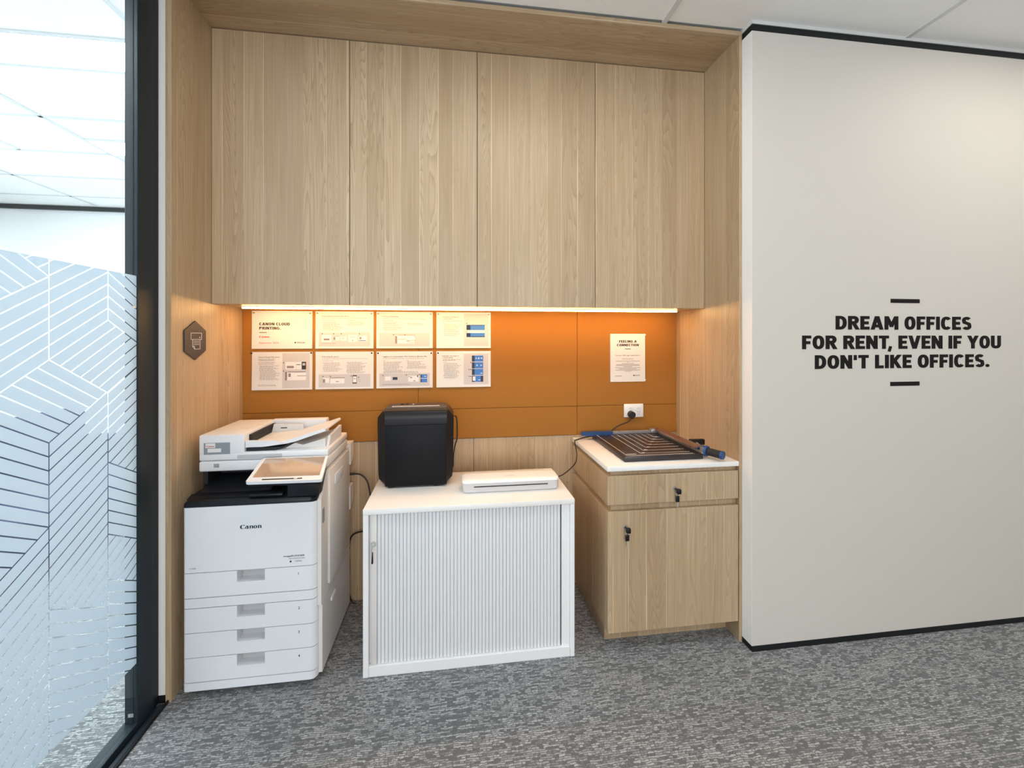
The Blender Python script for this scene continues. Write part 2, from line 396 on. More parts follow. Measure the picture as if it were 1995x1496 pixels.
def stroke_poly(path, closed, t=None):
    t = t or T; n = len(path); L, R = [], []
    for i, p in enumerate(path):
        a = path[(i-1) % n] if (closed or i > 0) else p
        b = path[(i+1) % n] if (closed or i < n-1) else p
        if closed and i == 0: a = path[-2]
        if closed and i == n-1: b = path[1]
        d1 = Vector((p[0]-a[0], p[1]-a[1])); d2 = Vector((b[0]-p[0], b[1]-p[1]))
        d1 = d1.normalized() if d1.length > 1e-9 else d2.normalized(); d2 = d2.normalized() if d2.length > 1e-9 else d1
        d = (d1+d2).normalized(); nn = Vector((-d.y, d.x)); k = min(1/max(nn.dot(Vector((-d1.y, d1.x))), .45), 1.8)
        L.append((p[0]+nn.x*t/2*k, p[1]+nn.y*t/2*k)); R.append((p[0]-nn.x*t/2*k, p[1]-nn.y*t/2*k))
    return [[R[i], R[i+1], L[i+1], L[i]] for i in range(n-1)]
def clip(poly, a, b, c):          # keep a*x+b*y <= c
    out = []
    for i in range(len(poly)):
        p, q = poly[i], poly[(i+1) % len(poly)]
        dp, dq = a*p[0]+b*p[1]-c, a*q[0]+b*q[1]-c
        if dp <= 0: out.append(p)
        if (dp < 0 < dq) or (dq < 0 < dp):
            t = dp/(dp-dq); out.append((p[0]+(q[0]-p[0])*t, p[1]+(q[1]-p[1])*t))
    return out
def line_layout(text, gap=.080, space=.29):
    x = 0; res = []
    for ch in text:
        if ch == ' ': x += space; continue
        if ch == ',': x -= .13
        w, st = glyph(ch); res.append((ch, x, w, st)); x += w+gap
    return res, x-gap
def glyph_polys(ch, st):
    ps = []
    for path, closed in st:
        for q in stroke_poly(path, closed, .17 if ch in ",'" else .121 if ch == '.' else None):
            if ch not in ",":
                q = clip(q, 0, 1, 1.0)
                if len(q) > 2: q = clip(q, 0, -1, 0.0)
            if len(q) > 2: ps.append(q)
    return ps
def q_layer(ch, st, k):
    n = 0
    for i, (path, closed) in enumerate(st):
        n += len(path)-1
        if k < n: return i
    return len(st)
def lettering(text, x0, x1, z0, z1, y, depth, mb=None, each=None):
    """capital letters on a plane facing -Y; one mesh, or each(letter mesh)"""
    lay, W = line_layout(text); sx = (x1-x0)/W; sz = z1-z0
    for ch, gx, w, st in lay:
        m = mb if mb is not None else MB()
        for k, q in enumerate(glyph_polys(ch, st)):
            # every stroke of a letter sits a hair above the one before, so that overlaps stay clean
            m.prism([(x0+(gx+p[0])*sx, z0+p[1]*sz) for p in q], y-depth*(1+.02*q_layer(ch, st, k)), y, 'Y')
        if each: each(m)
def font_text(text, x0, z0, h, y, mb, width=None, bold=0.0, align='LEFT', map3=None):
    cu = bpy.data.curves.new('tmp_text', 'FONT'); cu.body = text; cu.size = 1.0; cu.offset = bold; cu.resolution_u = 2
    ob = bpy.data.objects.new('tmp_text', cu); C.objects.link(ob)
    dg = bpy.context.evaluated_depsgraph_get(); me = bpy.data.meshes.new_from_object(ob.evaluated_get(dg))
    vs_ = [v.co.copy() for v in me.vertices]; fs_ = [tuple(p.vertices) for p in me.polygons]
    bpy.data.objects.remove(ob); bpy.data.meshes.remove(me); bpy.data.curves.remove(cu)
    if not vs_: return
    mx = max(v.x for v in vs_); mn = min(v.x for v in vs_); s = h/0.73
    sx = (width/(mx-mn)) if width else s
    sh = {'LEFT': 0, 'CENTER': -(mx-mn)*sx/2, 'RIGHT': -(mx-mn)*sx}[align]
    f3 = map3 or (lambda a, b: (a, y, b))
    mb.add([f3(x0+(v.x-mn)*sx+sh, z0+v.y*s) for v in vs_], fs_)

def canon_logo(x0, z0, w, y, mb, slope=0.0):
    """high-contrast serif wordmark; cap height about 0.2 of the width"""
    s = w/5.15
    def ell(cx, cy, rx, ry, a0, a1, n=18): return [(cx+rx*math.cos(math.radians(a0+(a1-a0)*i/n)), cy+ry*math.sin(math.radians(a0+(a1-a0)*i/n))) for i in range(n+1)]
    def strip(o, i):
        for k in range(len(o)-1): quad([o[k], o[k+1], i[k+1], i[k]])
    def quad(q):
        mb.prism([(x0+p[0]*s, z0+p[1]*s+slope*p[0]*s) for p in q], y-0.0004, y, 'Y')
    # C: heavy left bowl, thin ends, beak
    strip(ell(.62,.5,.62,.52,62,315), ell(.74,.5,.36,.46,62,315))
    quad([(.86,.96),(1.22,.98),(1.02,.70),(.90,.80)]); quad([(.98,.13),(1.06,.08),(1.20,.26),(1.15,.28)])
    def a_(x):
        strip(ell(x+.36,.27,.36,.29,60,330), ell(x+.40,.26,.14,.20,60,330))
        quad([(x+.48,0),(x+.80,0),(x+.80,.62),(x+.48,.62)])
        strip(ell(x+.44,.52,.36,.28,0,150), ell(x+.42,.52,.10,.17,0,150)); quad([(x+.76,0),(x+.95,0),(x+.92,.09),(x+.76,.12)])
    def n_(x):
        quad([(x+.06,0),(x+.36,0),(x+.36,.78),(x+.06,.70)]); quad([(x-.04,.62),(x+.1,.58),(x+.36,.78),(x+.2,.78)])
        strip(ell(x+.60,.46,.30,.32,0,130), ell(x+.50,.46,.10,.20,0,130)); quad([(x+.60,0),(x+.90,0),(x+.90,.48),(x+.60,.48)])
    a_(1.22); n_(2.22)
    strip(ell(3.62,.38,.44,.41,0,360,28), ell(3.62,.38,.13,.33,0,360,28)); n_(4.18)

# ------------------------------------------------------------------ main dimensions
XL, XR = -1.109, 1.352           # niche sides
YB, YC, YP = 2.453, 2.153, 1.868 # niche back, cabinet fronts, niche front
ZCB, ZCT, ZC = 1.605, 2.887, 2.909
XW, YW = 1.3665, 1.8005          # white wall
XG = -1.153                      # glass
ROOM_R, ROOM_F, SIDE_L, SIDE_B = 4.64, -4.0, -5.2, 5.41

# ------------------------------------------------------------------ structure
floor = tag(build('floor', MB().box(SIDE_L-.1, ROOM_R+.1, ROOM_F-.1, SIDE_B+.1, -0.06, 0), M['carpet']), 'grey flecked woven carpet floor', 'floor', kind='structure')

ceil = tag(build('ceiling', MB().box(SIDE_L-.1, ROOM_R+.1, ROOM_F-.1, SIDE_B+.1, ZC+.012, ZC+.08), M['whitepaint']), 'white suspended tile ceiling', 'ceiling', kind='structure')
def tile_mesh():
    me = bpy.data.meshes.new('ceiling_tile'); t = MB().box(-.595, .595, -.285, .285, 0, .009)
    me.from_pydata(t.v, [], t.f); me.materials.append(M['tile']); return me
TILE = tile_mesh()
LIGHTS = []
def grid(xs, ys, lights, skip=lambda x, y: False):
    bars = MB()
    for i in range(len(xs)-1):
        for j in range(len(ys)-1):
            cx, cy = (xs[i]+xs[i+1])/2, (ys[j]+ys[j+1])/2
            if skip(cx, cy): continue
            o = bpy.data.objects.new('ceiling_tile', TILE); C.objects.link(o)
            o.parent = ceil; o.location = Vector((cx, cy, ZC+.003))-WOFF[ceil.name]
            o.scale = ((xs[i+1]-xs[i]-.02)/1.19, (ys[j+1]-ys[j]-.02)/.57, 1)
def bar(x0, x1, y0, y1):
    build('grid_bar', MB().box(x0, x1, y0, y1, ZC-.002, ZC+.012), M['gridbar'], ceil)
mx = [-1.13, -.2507, .971, 2.193, 3.414, 4.62]
my = [1.868-.6*k for k in range(10)]
mlights = [(c, r) for c in (1, 3) for r in (1.118, -1.282)]
grid(mx, my[::-1], mlights)
for x in mx[1:-1]: bar(x-.012, x+.012, my[-1], my[0] if x < XW else YW)
for y in my[1:]: bar(mx[0], mx[-1], y-.012, y+.012)
sx_ = [-5.15, -3.92, -2.70, -1.49, -1.20]
sy_ = [2.63+.595*k for k in range(-11, 5)]+[5.40]
grid(sx_, sy_, [])
for x in sx_[1:-1]: bar(x-.012, x+.012, sy_[0], sy_[-1])
for y in sy_[:-1]: bar(sx_[0], sx_[-1], y-.012, y+.012)
bar(-3.34-.012, -3.34+.012, 3.225, 3.82)

def ceiling_light(x0, x1, y0, y1, mat, label, grp):
    t = thing('ceiling_light', ((x0+x1)/2, (y0+y1)/2, ZC-.006), label, 'ceiling light', grp)
    fr = MB()
    for a in ((x0, x1, y0, y0+.02), (x0, x1, y1-.02, y1), (x0, x0+.02, y0+.02, y1-.02), (x1-.02, x1, y0+.02, y1-.02)): fr.box(*a, ZC-.006, ZC+.002)
    build('frame', fr, M['gridbar'], t); build('diffuser', MB().box(x0+.02, x1-.02, y0+.02, y1-.02, ZC-.004, ZC), mat, t)
ceiling_light(-.2507, .971, .97, 1.268, M['panel_main'], 'long lit ceiling panel over the print nook', 'nook ceiling lights')
ceiling_light(2.193, 3.414, .97, 1.268, M['panel_main'], 'long lit ceiling panel in front of the slogan wall', 'nook ceiling lights')
ceiling_light(-.2507, .971, -1.43, -1.132, M['panel_main'], 'lit ceiling panel further back over the office carpet', 'nook ceiling lights')
ceiling_light(2.193, 3.414, -1.43, -1.132, M['panel_main'], 'lit ceiling panel at the far office corner', 'nook ceiling lights')
for k, (y, lab) in enumerate([(2.335, 'nearest lit ceiling panel seen through the clear glass'), (3.545, 'second lit ceiling panel seen through the glass, behind the nearest'),
                              (4.745, 'farthest lit ceiling panel behind the glass, by the white wall'), (1.135, 'lit ceiling panel beside the glass partition, above its film'), (-1.1, 'lit ceiling panel at the start of the side room')]):
    ceiling_light(-2.70, -1.49, y, y+.295, M['panel_side'], lab, 'side room ceiling lights')

for y, lab in ((2.335, 'added light panel out of view, brightening the side room and its end wall'), (3.545, 'second added light panel out of view, brightening the side room end wall')):
    ceiling_light(-5.12, -3.93, y, y+.295, M['panel_side'], lab, 'side room ceiling lights')  # two extra panels out of view, added to brighten the side room wall

# walls
def struct(name, mb, mat, label=None): return tag(build(name, mb, mat), label, kind='structure')
wr = struct('wall_right', MB().box(XW, ROOM_R, YW, YW+.10, .026, 2.864), M['wallpaint'], 'warm white wall carrying the black slogan')
build('lit_wall_return', MB().box(XW-.0012, XW+.004, YW+.0005, YW+.10, .026, 2.864), M['edgewhite'], wr)  # brighter skin paints the daylight falling on the wall's side return
build('reveal_strip', MB().box(XW+.003, ROOM_R, YW+.003, YW+.10, 2.864, 2.897), M['black'], wr)
build('angle_trim', MB().box(XW-.001, ROOM_R, YW-.001, YW+.10, 2.897, ZC+.01), M['gridbar'], wr)
struct('baseboard_right', MB().box(XW-.001, ROOM_R, YW-.002, YW+.10, 0, .026), M['black'], 'black recessed skirting under the slogan wall')
struct('wall_far_right', MB().box(ROOM_R, ROOM_R+.1, ROOM_F, YW+.1, 0, ZC+.01), M['wallpaint'])
rear = MB().box(-2.3, -2.05, ROOM_F-.1, ROOM_F, 0, ZC+.01).box(1.65, ROOM_R+.1, ROOM_F-.1, ROOM_F, 0, ZC+.01).box(-2.05, 1.65, ROOM_F-.1, ROOM_F, 0, .45).box(-2.05, 1.65, ROOM_F-.1, ROOM_F, 2.65, ZC+.01).box(SIDE_L-.1, -2.3, ROOM_F-.1, ROOM_F, 0, ZC+.01)
struct('wall_rear', rear, M['whitepaint'])
struct('wall_side_back', MB().box(SIDE_L-.1, -1.19, SIDE_B, SIDE_B+.1, 0, ZC+.01), M['whitepaint'], 'white wall at the end of the side room')
struct('trim_1', MB().box(SIDE_L, -1.19, SIDE_B-.03, SIDE_B-.0005, ZC-.045, ZC-.003), M['frame'], 'dark trim along the top of the side room wall')
struct('wall_side_left', MB().box(SIDE_L-.1, SIDE_L, ROOM_F, SIDE_B, 0, .5).box(SIDE_L-.1, SIDE_L, ROOM_F, SIDE_B, 2.65, ZC+.01).box(SIDE_L-.1, SIDE_L, 3.9, SIDE_B, .5, 2.65).box(SIDE_L-.1, SIDE_L, ROOM_F, -1.5, .5, 2.65), M['whitepaint'])
wl = struct('wall_left', MB().box(-1.19, -1.131, YP+.002, SIDE_B, .03, ZC+.01), M['edgewhite'], 'white wall end between glass frame and oak panel')
struct('baseboard_left', MB().box(-1.188, -1.131, YP, YP+.05, 0, .03), M['black'], 'black skirting at the foot of the white wall end')
struct('wall_left_front', MB().box(-1.20, -1.12, ROOM_F, -1.14, 0, ZC+.01), M['wallpaint'])

# oak niche lining
struct('trim_2', MB().rbox(XL-.021, XL, YP, YB+.02, 0, ZC-.001, .001, 1), M['wood'], 'oak side panel of the nook carrying the hexagonal sign')
struct('trim_3', MB().rbox(XR, XR+.0135, YP, YB+.02, 0, ZCT+.0, .001, 1), M['wood'], 'oak side panel of the nook beside the white wall')
struct('trim_4', MB().rbox(XL, XR+.0135, YP, YB+.02, ZCT, ZC-.001, .001, 1), M['wood_h'], 'oak soffit panel over the wall cabinets')
wb = struct('wall_back', MB().box(XL-.02, XR+.012, YB+.021, YB+.09, 0, ZC-.01), M['whitepaint'], 'nook back wall with oak wainscot')
for a, b_ in ((XL, .117), (.1195, XR)): build('wainscot_panel', MB().rbox(a, b_, YB, YB+.02, .0, .872, .0012, 1), M['wood'], wb)
struct('wall_niche_side', MB().box(XR+.0135, XW+.004, YP+.01, YB+.09, 0, ZC-.002), M['whitepaint'])

# orange pinboard
pb = thing('pinboard', (.12, YB+.01, .874), 'ochre fabric pinboard above the oak wainscot', 'pinboard')
for xa, xb in ((XL, -.1935), (-.1915, .7262), (.7280, XR)):
    for za, zb in ((.874, 1.042), (1.0438, ZCB-.001)):
        build('board_panel', MB().rbox(xa, xb, YB-.004, YB+.02, za, zb, .0015, 1), M['pin'], pb)

# ------------------------------------------------------------------ glazed partition
w1 = thing('window_1', (XG, .3, 0), 'floor to ceiling glazed partition with frosted geometric film', 'glass partition', kind='structure')
YE = 1.746
build('glass_pane', MB().box(XG-.010, XG-.0012, .36, YE+.01, .035, ZC-.03), M['glass'], w1)
build('glass_pane', MB().box(XG-.010, XG-.0012, -1.09, .33, .035, ZC-.03), M['glass'], w1)
build('frame_post', MB().rbox(-1.192, XG-.010, YE, 1.79, .03, ZC, .0015, 1).rbox(-1.192, XG+.003, YE+.002, 1.836, .0, ZC, .0015, 1), M['frame'], w1)
build('frame_joint', MB().box(-1.192, XG-.002, 1.836, 1.868, 0, ZC), M['black'], w1)
build('frame_post', MB().rbox(-1.19, XG+.003, .32, .37, .03, ZC, .002, 1), M['frame'], w1)
build('frame_post', MB().rbox(-1.19, XG+.003, -1.14, -1.08, .03, ZC, .002, 1), M['frame'], w1)
build('head_track', MB().box(-1.195, XG+.012, -1.14, 1.836, ZC-.035, ZC+.005), M['frame'], w1)
tr = build('floor_track', MB().rbox(-1.200, XG+.0035, -1.14, YE+.03, 0, .030, .0015, 1).rbox(XG+.012, XG+.030, -1.14, 1.85, 0, .012, .0015, 1).box(XG, XG+.014, -1.14, 1.85, 0, .004), M['frame'], w1)
build('track_edge', MB().box(XG+.030, XG+.036, -1.14, 1.868, 0, .010), M['black'], tr)
build('maker_plate', MB().box(-1.180, -1.162, YE-.001, YE, .055, .068), M['steel'], w1)

# frosted film: strips between clear gaps, laid as an isometric pattern
film = MB()
YA, YBc, m30, PITCH, GAP = 1.404, 1.617, .5774, .0405, .0038
def film_region(cons, sgn, z_anchor, y_anchor):
    """cons: half planes (a,b,c): a*y+b*z<=c; stripes with slope sgn*30 deg through the anchor"""
    poly = [(-1.08, .25), (YE+.002, .25), (YE+.002, 1.676), (-1.08, 1.676)]
    for a, b, c in cons:
        L = math.hypot(a, b); poly = clip(poly, a, b, c-GAP/2*L*(0 if c > 50 else 1))
        if len(poly) < 3: return
    k = sgn*m30
    for i in range(-90, 90):
        lo = z_anchor+i*PITCH-k*y_anchor+GAP*.58; hi = lo+PITCH-GAP*1.16
        q = clip(poly, -k, 1, hi)
        if len(q) > 2: q = clip(q, k, -1, -lo)
        if len(q) > 2: film.prism(q, XG-.0011, XG-.0008, 'X')
def above(sgn, y0, z0): k = sgn*m30; return (k, -1, -(z0-k*y0))
def below(sgn, y0, z0): k = sgn*m30; return (-k, 1, z0-k*y0)
def film_set(dy, y_min, y_max):
    A, B = YA+dy, YBc+dy
    lt = lambda y: (1, 0, y); gt = lambda y: (-1, 0, -y)
    lim = [(1, 0, y_max+GAP/2), (-1, 0, -y_min+GAP/2)]
    R = lambda cons, s, z, y: film_region(lim+cons, s, z, y)
    A1, A2, A3, B1, B2 = 1.625, 1.385, 1.145, 1.508, 1.262
    R([above(1, A, A1), below(-1, A, A1), lt(A)], -1, A1, A)
    R([above(-1, A, A1), lt(A)], 1, A1, A)
    R([above(1, A, A2), gt(A), lt(B)], 1, A2, A)
    R([lt(A), below(1, A, A1), above(1, A, A2)], 1, A2, A)
    R([gt(B), above(-1, B, B1)], -1, B1, B)
    R([gt(A), lt(B+.0), below(1, A, A2), above(-1, A, A2)], 1, A2, A)
    R([gt(B-GAP), below(-1, B, B1), above(1, B, B2)], 1, A2, A)
    R([lt(A+GAP), below(1, A, A2), above(-1, A, A3)], -1, A2, A)
    R([gt(A), lt(B), below(-1, A, A2), above(1, A, A3)], -1, A2, A)
    R([gt(B), below(1, B, B2), above(-1, B, 1.028)], 1, B2, B)
    R([gt(A), lt(B), below(1, A, A3), above(-1, A, .663)], 1, A3, A)
    R([lt(A), below(-1, A, A3), above(1, A, .901)], -1, A3, A)
    R([lt(A), below(1, A, .901)], 1, .901, A)
    R([gt(B), below(-1, B, 1.028), above(-1, B, .785)], -1, 1.028, B)
    R([gt(B), below(-1, B, .785), above(-1, B, .63)], 1, .785, B)
    R([gt(A), lt(B), below(-1, A, .663)], -1, .663, A)
    R([gt(B), below(-1, B, .63)], -1, .63, B)
film_set(0.0, 1.20, YE+.01)
film_set(-.63, .568, 1.20)
film_set(-1.26, .38, .568)
build('frosted_film', film, M['film'], w1, smooth=False)

# ------------------------------------------------------------------ wall cabinets
def wall_cabinet(x0, x1, label):
    t = thing('wall_cabinet', ((x0+x1)/2, (YC+YB)/2, ZCB), label, 'cabinet', 'oak wall cabinets')
    build('carcass', MB().box(x0+.001, x1-.001, YC+.022, YB-.005, ZCB, ZCT-.003), M['wood'], t)
    xm = (x0+x1)/2
    for a, b_ in ((x0, xm), (xm, x1)):
        build('door', MB().rbox(a+.0014, b_-.0014, YC, YC+.021, ZCB, ZCT-.0035, .0012, 1), M['wood'], t)
XM = (XL+XR)/2
wall_cabinet(XL, XM, 'oak wall cabinet above the eight printed sheets, next to the glass partition')
wall_cabinet(XM, XR, 'oak wall cabinet above the paper trimmer, next to the white slogan wall')

t = thing('led_strip_light', (XM, 2.298, ZCB-.009), 'glowing warm strip light under the oak wall cabinets', 'strip light')
build('diffuser', MB().rbox(-1.04, 1.268, 2.288, 2.308, ZCB-.012, ZCB-.003, .003, 2), M['led'], t)
build('profile', MB().box(-1.045, 1.273, 2.284, 2.312, ZCB-.004, ZCB-.0005), M['alu'], t)

# ------------------------------------------------------------------ base cabinet + worktop
CXL, CYF = .700, 1.872
bc = thing('base_cabinet', (1.02, 2.16, 0), 'oak base cabinet with drawer and locked door under the paper trimmer', 'cabinet')
build('carcass', MB().box(CXL+.022, XR-.001, CYF+.024, YB-.003, .096, .834), M['wood'], bc)
build('plinth', MB().box(CXL+.020, XR-.001, 1.972, YB-.003, 0, .0965), M['wood'], bc)
build('side_panel', MB().rbox(CXL, CXL+.0225, CYF+.0205, YB-.003, .096, .650, .001, 1).rbox(CXL, CXL+.0225, CYF+.0205, YB-.003, .682, .814, .001, 1), M['wood'], bc)
def lock(px, pz, y, parent, tilt=1):
    k = build('lock', MB().cyl((px, y-.004, pz), (px, y, pz), .0095), M['steel'], parent)
    kk = MB().cyl((px, y-.016, pz), (px, y-.004, pz), .004, n=12).rbox(px-.004, px+.016, y-.034, y-.016, pz-.018, pz+.005, .004, 2)
    build('key', kk, M['gloss_black'], k)
    kk = MB().rbox(px+.004*tilt-.0095, px+.004*tilt+.0095, y-.020, y-.015, pz-.058, pz-.028, .004, 2)
    build('spare_key', kk, M['gloss_black'], k)
    build('key_blade', MB().box(px+.004*tilt-.0025, px+.004*tilt+.0025, y-.0185, y-.0165, pz-.083, pz-.057), M['steel'], k)
    ring = [(px+.004+.009*math.cos(a), y-.019, pz-.021+.010*math.sin(a)) for a in [i*math.pi/6 for i in range(13)]]
    build('key_ring', MB().tube(ring, .0009, 6, 1), M['steel'], k)
dr = build('drawer', MB().rbox(CXL, XR-.003, CYF, CYF+.020, .682, .814, .0012, 1), M['wood'], bc)
lock(1.026, .745, CYF, dr)
dd = build('door', MB().rbox(CXL, XR-.003, CYF, CYF+.020, .096, .650, .0012, 1), M['wood'], bc)
lock(.782, .580, CYF, dd)
tag(build('worktop', MB().rbox(CXL-.002, XR-.001, CYF-.002, YB-.004, .836, .8585, .0015, 2), M['top']), 'white worktop on the oak base cabinet', 'worktop')

# ------------------------------------------------------------------ tambour cupboard
TX0, TX1, TY0, TY1, TZ = -.379, .548, 1.886, 2.346, .716
tc = thing('tambour_cupboard', ((TX0+TX1)/2, (TY0+TY1)/2, 0), 'white tambour door cupboard carrying the shredder and laminator', 'cupboard')
build('top_board', MB().rbox(TX0, TX1, TY0-.002, TY1, .6935, TZ, .0012, 2), M['top'], tc)
build('side_board', MB().rbox(TX0, TX0+.0225, TY0, TY1, 0, .693, .001, 1), M['whitelam'], tc)
build('side_board', MB().rbox(TX1-.0205, TX1, TY0, TY1, 0, .693, .001, 1), M['whitelam'], tc)
build('back_board', MB().box(TX0+.0225, TX1-.0205, TY1-.018, TY1-.002, .0, .693), M['whitelam'], tc)
build('bottom_rail', MB().rbox(TX0+.023, TX1-.021, TY0+.002, TY0+.020, 0, .0445, .001, 1).box(TX0+.023, TX1-.021, TY0+.02, TY1-.02, .02, .0440), M['whitelam'], tc)
build('fixed_stile', MB().box(.4905, TX1-.021, TY0+.012, TY0+.024, .045, .693), M['whitelam'], tc)
dv = build('tambour_door', MB().box(TX0+.023, .486, TY0+.023, TY0+.026, .045, .693), M['slat'], tc)
ls = build('lead_strip', MB().rbox(-.3490, -.3235, TY0+.010, TY0+.022, .046, .693, .002, 2), M['prn_side'], dv)
n_sl = 52; pw = (.486+.3225)/n_sl
me = None
for i in range(n_sl):
    xa = -.3225+i*pw
    if me is None:
        o = build('slat', MB().rbox(xa+.0006, xa+pw-.0006, TY0+.0145, TY0+.0225,   .046, .693, .0020, 2, edges=lambda a, b: abs(a.z-b.z) > .1 and a.y < TY0+.016), M['slat'], dv); me = o.data; x_first = xa
    else:
        o = bpy.data.objects.new('slat', me); C.objects.link(o); o.parent = dv; o.location = (xa-x_first, 0, 0)
lk = build('lock', MB().cyl((-.3370, TY0+.004, .563), (-.3370, TY0+.011, .563), .0115).cyl((-.3370, TY0+.001, .560), (-.3370, TY0+.004, .560), .006), M['steel'], dv)
build('key', MB().cyl((-.3370, TY0-.008, .560), (-.3370, TY0+.001, .560), .0035, n=10).rbox(-.3430, -.3400, TY0-.012, TY0-.004, .536, .556, .001, 1), M['steel'], lk)
build('key_fob', MB().prism([(-.3405,.533),(-.3375,.533),(-.3365,.492),(-.3370,.486),(-.3430,.486),(-.3430,.494)], TY0-.006, TY0+.002, 'Y'), M['gloss_black'], lk)

# ------------------------------------------------------------------ shredder
def octo(x0, x1, y0, y1, cx_, cy_): return [(x0+cx_,y0),(x1-cx_,y0),(x1,y0+cy_),(x1,y1-.02),(x1-.02,y1),(x0+.02,y1),(x0,y1-.02),(x0,y0+cy_)]
def loft(secs):
    mb = MB(); n = len(secs[0][1]); v = []; f = []
    for z, p in secs: v += [(a, b, z) for a, b in p]
    for i in range(len(secs)-1):
        for k in range(n): f.append((i*n+k, i*n+(k+1)%n, (i+1)*n+(k+1)%n, (i+1)*n+k))
    f += [tuple(range(n-1,-1,-1)), tuple((len(secs)-1)*n+k for k in range(n))]
    return mb.add(v, f)
SX0, SX1, SY0, SY1 = -.368, .004, 2.135, 2.345
sh = thing('paper_shredder', ((SX0+SX1)/2, 2.24, TZ), 'black paper shredder standing on the white tambour cupboard', 'shredder')
c_ = .040
build('body', loft([(.727, octo(SX0+.032, SX1-.032, SY0+.006, SY1, .012, .03)), (.752, octo(SX0+.008, SX1-.008, SY0+.004, SY1, c_-.006, .036)), (.78, octo(SX0+.004, SX1-.004, SY0+.003, SY1, c_, .038)),
       (1.03, octo(SX0, SX1, SY0+.002, SY1, c_, .038)), (1.055, octo(SX0+.001, SX1-.001, SY0+.003, SY1, c_, .040)), (1.085, octo(SX0+.024, SX1-.024, SY0+.010, SY1, .020, .030))]), M['gloss_black'], sh)
build('bin_front', MB().rbox(-.326, -.030, SY0-.004, SY0+.020, .726, 1.022, .003, 2), M['shred_front'], sh)
# rounded upper fascia
pr = [(SY0-.003,1.024)]+[(SY0+.030-.034*math.cos(a), 1.052+.046*math.sin(a)) for a in [math.radians(x) for x in (0,15,30,45,60,75,88)]]+[(SY0+.045,1.0975),(SY0+.045,1.024)]
build('upper_fascia', MB().prism(pr, -.327, -.029, 'X'), M['gloss_black'], sh)
tp = build('top_cover', loft([(1.080, octo(SX0+.020, SX1-.020, SY0+.035, SY1, .020, .02)), (1.0985, octo(SX0+.038, SX1-.036, SY0+.040, SY1-.01, .012, .012))]), M['shred_top'], sh)
build('feed_slot', MB().rbox(-.305, -.068, SY0+.085, SY0+.098, 1.097, 1.1005, .002, 2), M['lam_body'], tp)
for i, bx_ in enumerate((-.270, -.245)): build('button', MB().rbox(bx_, bx_+.018, SY0+.150, SY0+.165, 1.097, 1.102, .002, 1), M['gloss_black'], tp)
build('indicator', MB().cyl((-.205, SY0+.152, 1.097), (-.205, SY0+.152, 1.101), .004, n=10), M['ink_white'], tp)
for fx in (-.30, -.08):
    for fy in (SY0+.02, SY1-.03): build('foot', MB().rbox(fx-.014, fx+.014, fy-.012, fy+.012, TZ, .729, .002, 1), M['grip'], sh)
build('power_cord', MB().tube([(.000, 2.30, 1.03), (.012, 2.30, 1.03), (.020, 2.31, 1.015), (.023, 2.33, .96), (.022, 2.345, .90), (.012, 2.356, .86), (.004, 2.362, .81), (.002, 2.366, .74)], .0032), M['cord'], sh)

# ------------------------------------------------------------------ laminator
LX0, LX1, LY0, LY1 = .045, .508, 2.014, 2.135
lm = thing('laminator', ((LX0+LX1)/2, 2.07, TZ), 'slim white and grey laminator on the tambour cupboard', 'laminator')
def rrect(x0, x1, y0, y1, r, n=5):
    out = []
    for cx_, cy_, a0 in ((x1-r,y0+r,-90),(x1-r,y1-r,0),(x0+r,y1-r,90),(x0+r,y0+r,180)):
        for i in range(n+1):
            a = math.radians(a0+90*i/n); out.append((cx_+r*math.cos(a), cy_+r*math.sin(a)))
    return out
build('housing', loft([(TZ+.001, rrect(LX0+.004, LX1-.004, LY0+.004, LY1-.004, .020)), (TZ+.006, rrect(LX0, LX1, LY0, LY1, .022)), (TZ+.047, rrect(LX0-.002, LX1+.002, LY0-.002, LY1+.002, .024))]), M['lam_body'], lm)
cvr = build('cover', loft([(TZ+.0472, rrect(LX0-.003, LX1+.003, LY0-.003, LY1+.003, .024)), (TZ+.056, rrect(LX0-.001, LX1+.001, LY0-.001, LY1+.001, .024)), (TZ+.0595, rrect(LX0+.004, LX1-.004, LY0+.005, LY1-.005, .022)), (TZ+.0615, rrect(LX0+.012, LX1-.012, LY0+.014, LY1-.014, .016))]), M['lam_top'], lm)
build('feed_slot', MB().box(.098, .452, LY0-.0035, LY0+.003, TZ+.0285, TZ+.0325), M['gloss_black'], lm)
lw = MB(); font_text('Fellowes', .072, TZ+.010, .0055, LY0-.0016, lw, width=.034, bold=.03); build('printed_name', lw, M['ink_white'], lm)
lw = MB(); font_text('A3', .468, TZ+.012, .0045, LY0-.0016, lw, bold=.03); font_text('80', .484, TZ+.012, .0045, LY0-.0016, lw, bold=.03); build('printed_marks', lw, M['ink_white'], lm)
build('emblem', MB().box(.245, .297, 2.062, 2.067, TZ+.0612, TZ+.0619), M['lam_body'], cvr)
build('power_cord', MB().tube([(.505, 2.095, TZ+.030), (.56, 2.13, TZ+.033), (.64, 2.2, TZ+.062), (.672, 2.27, TZ+.090), (.676, 2.31, .845), (.678, 2.33, .866), (.70, 2.37, .8635), (.78, 2.430, .8635), (.88, 2.4405, .866), (.925, 2.4445, .875), (.945, 2.4415, .90), (.985, 2.436, .925), (1.03, 2.425, .945), (1.052, 2.420, .966), (1.0535, 2.418, .985)], .0029), M['cord'], lm)
build('power_plug', MB().cyl((1.0535, 2.405, .990), (1.0535, 2.436, .990), .0185, .0205, n=24).rbox(1.046, 1.064, 2.408, 2.425, .966, .984, .004, 2), M['cord'], lm)

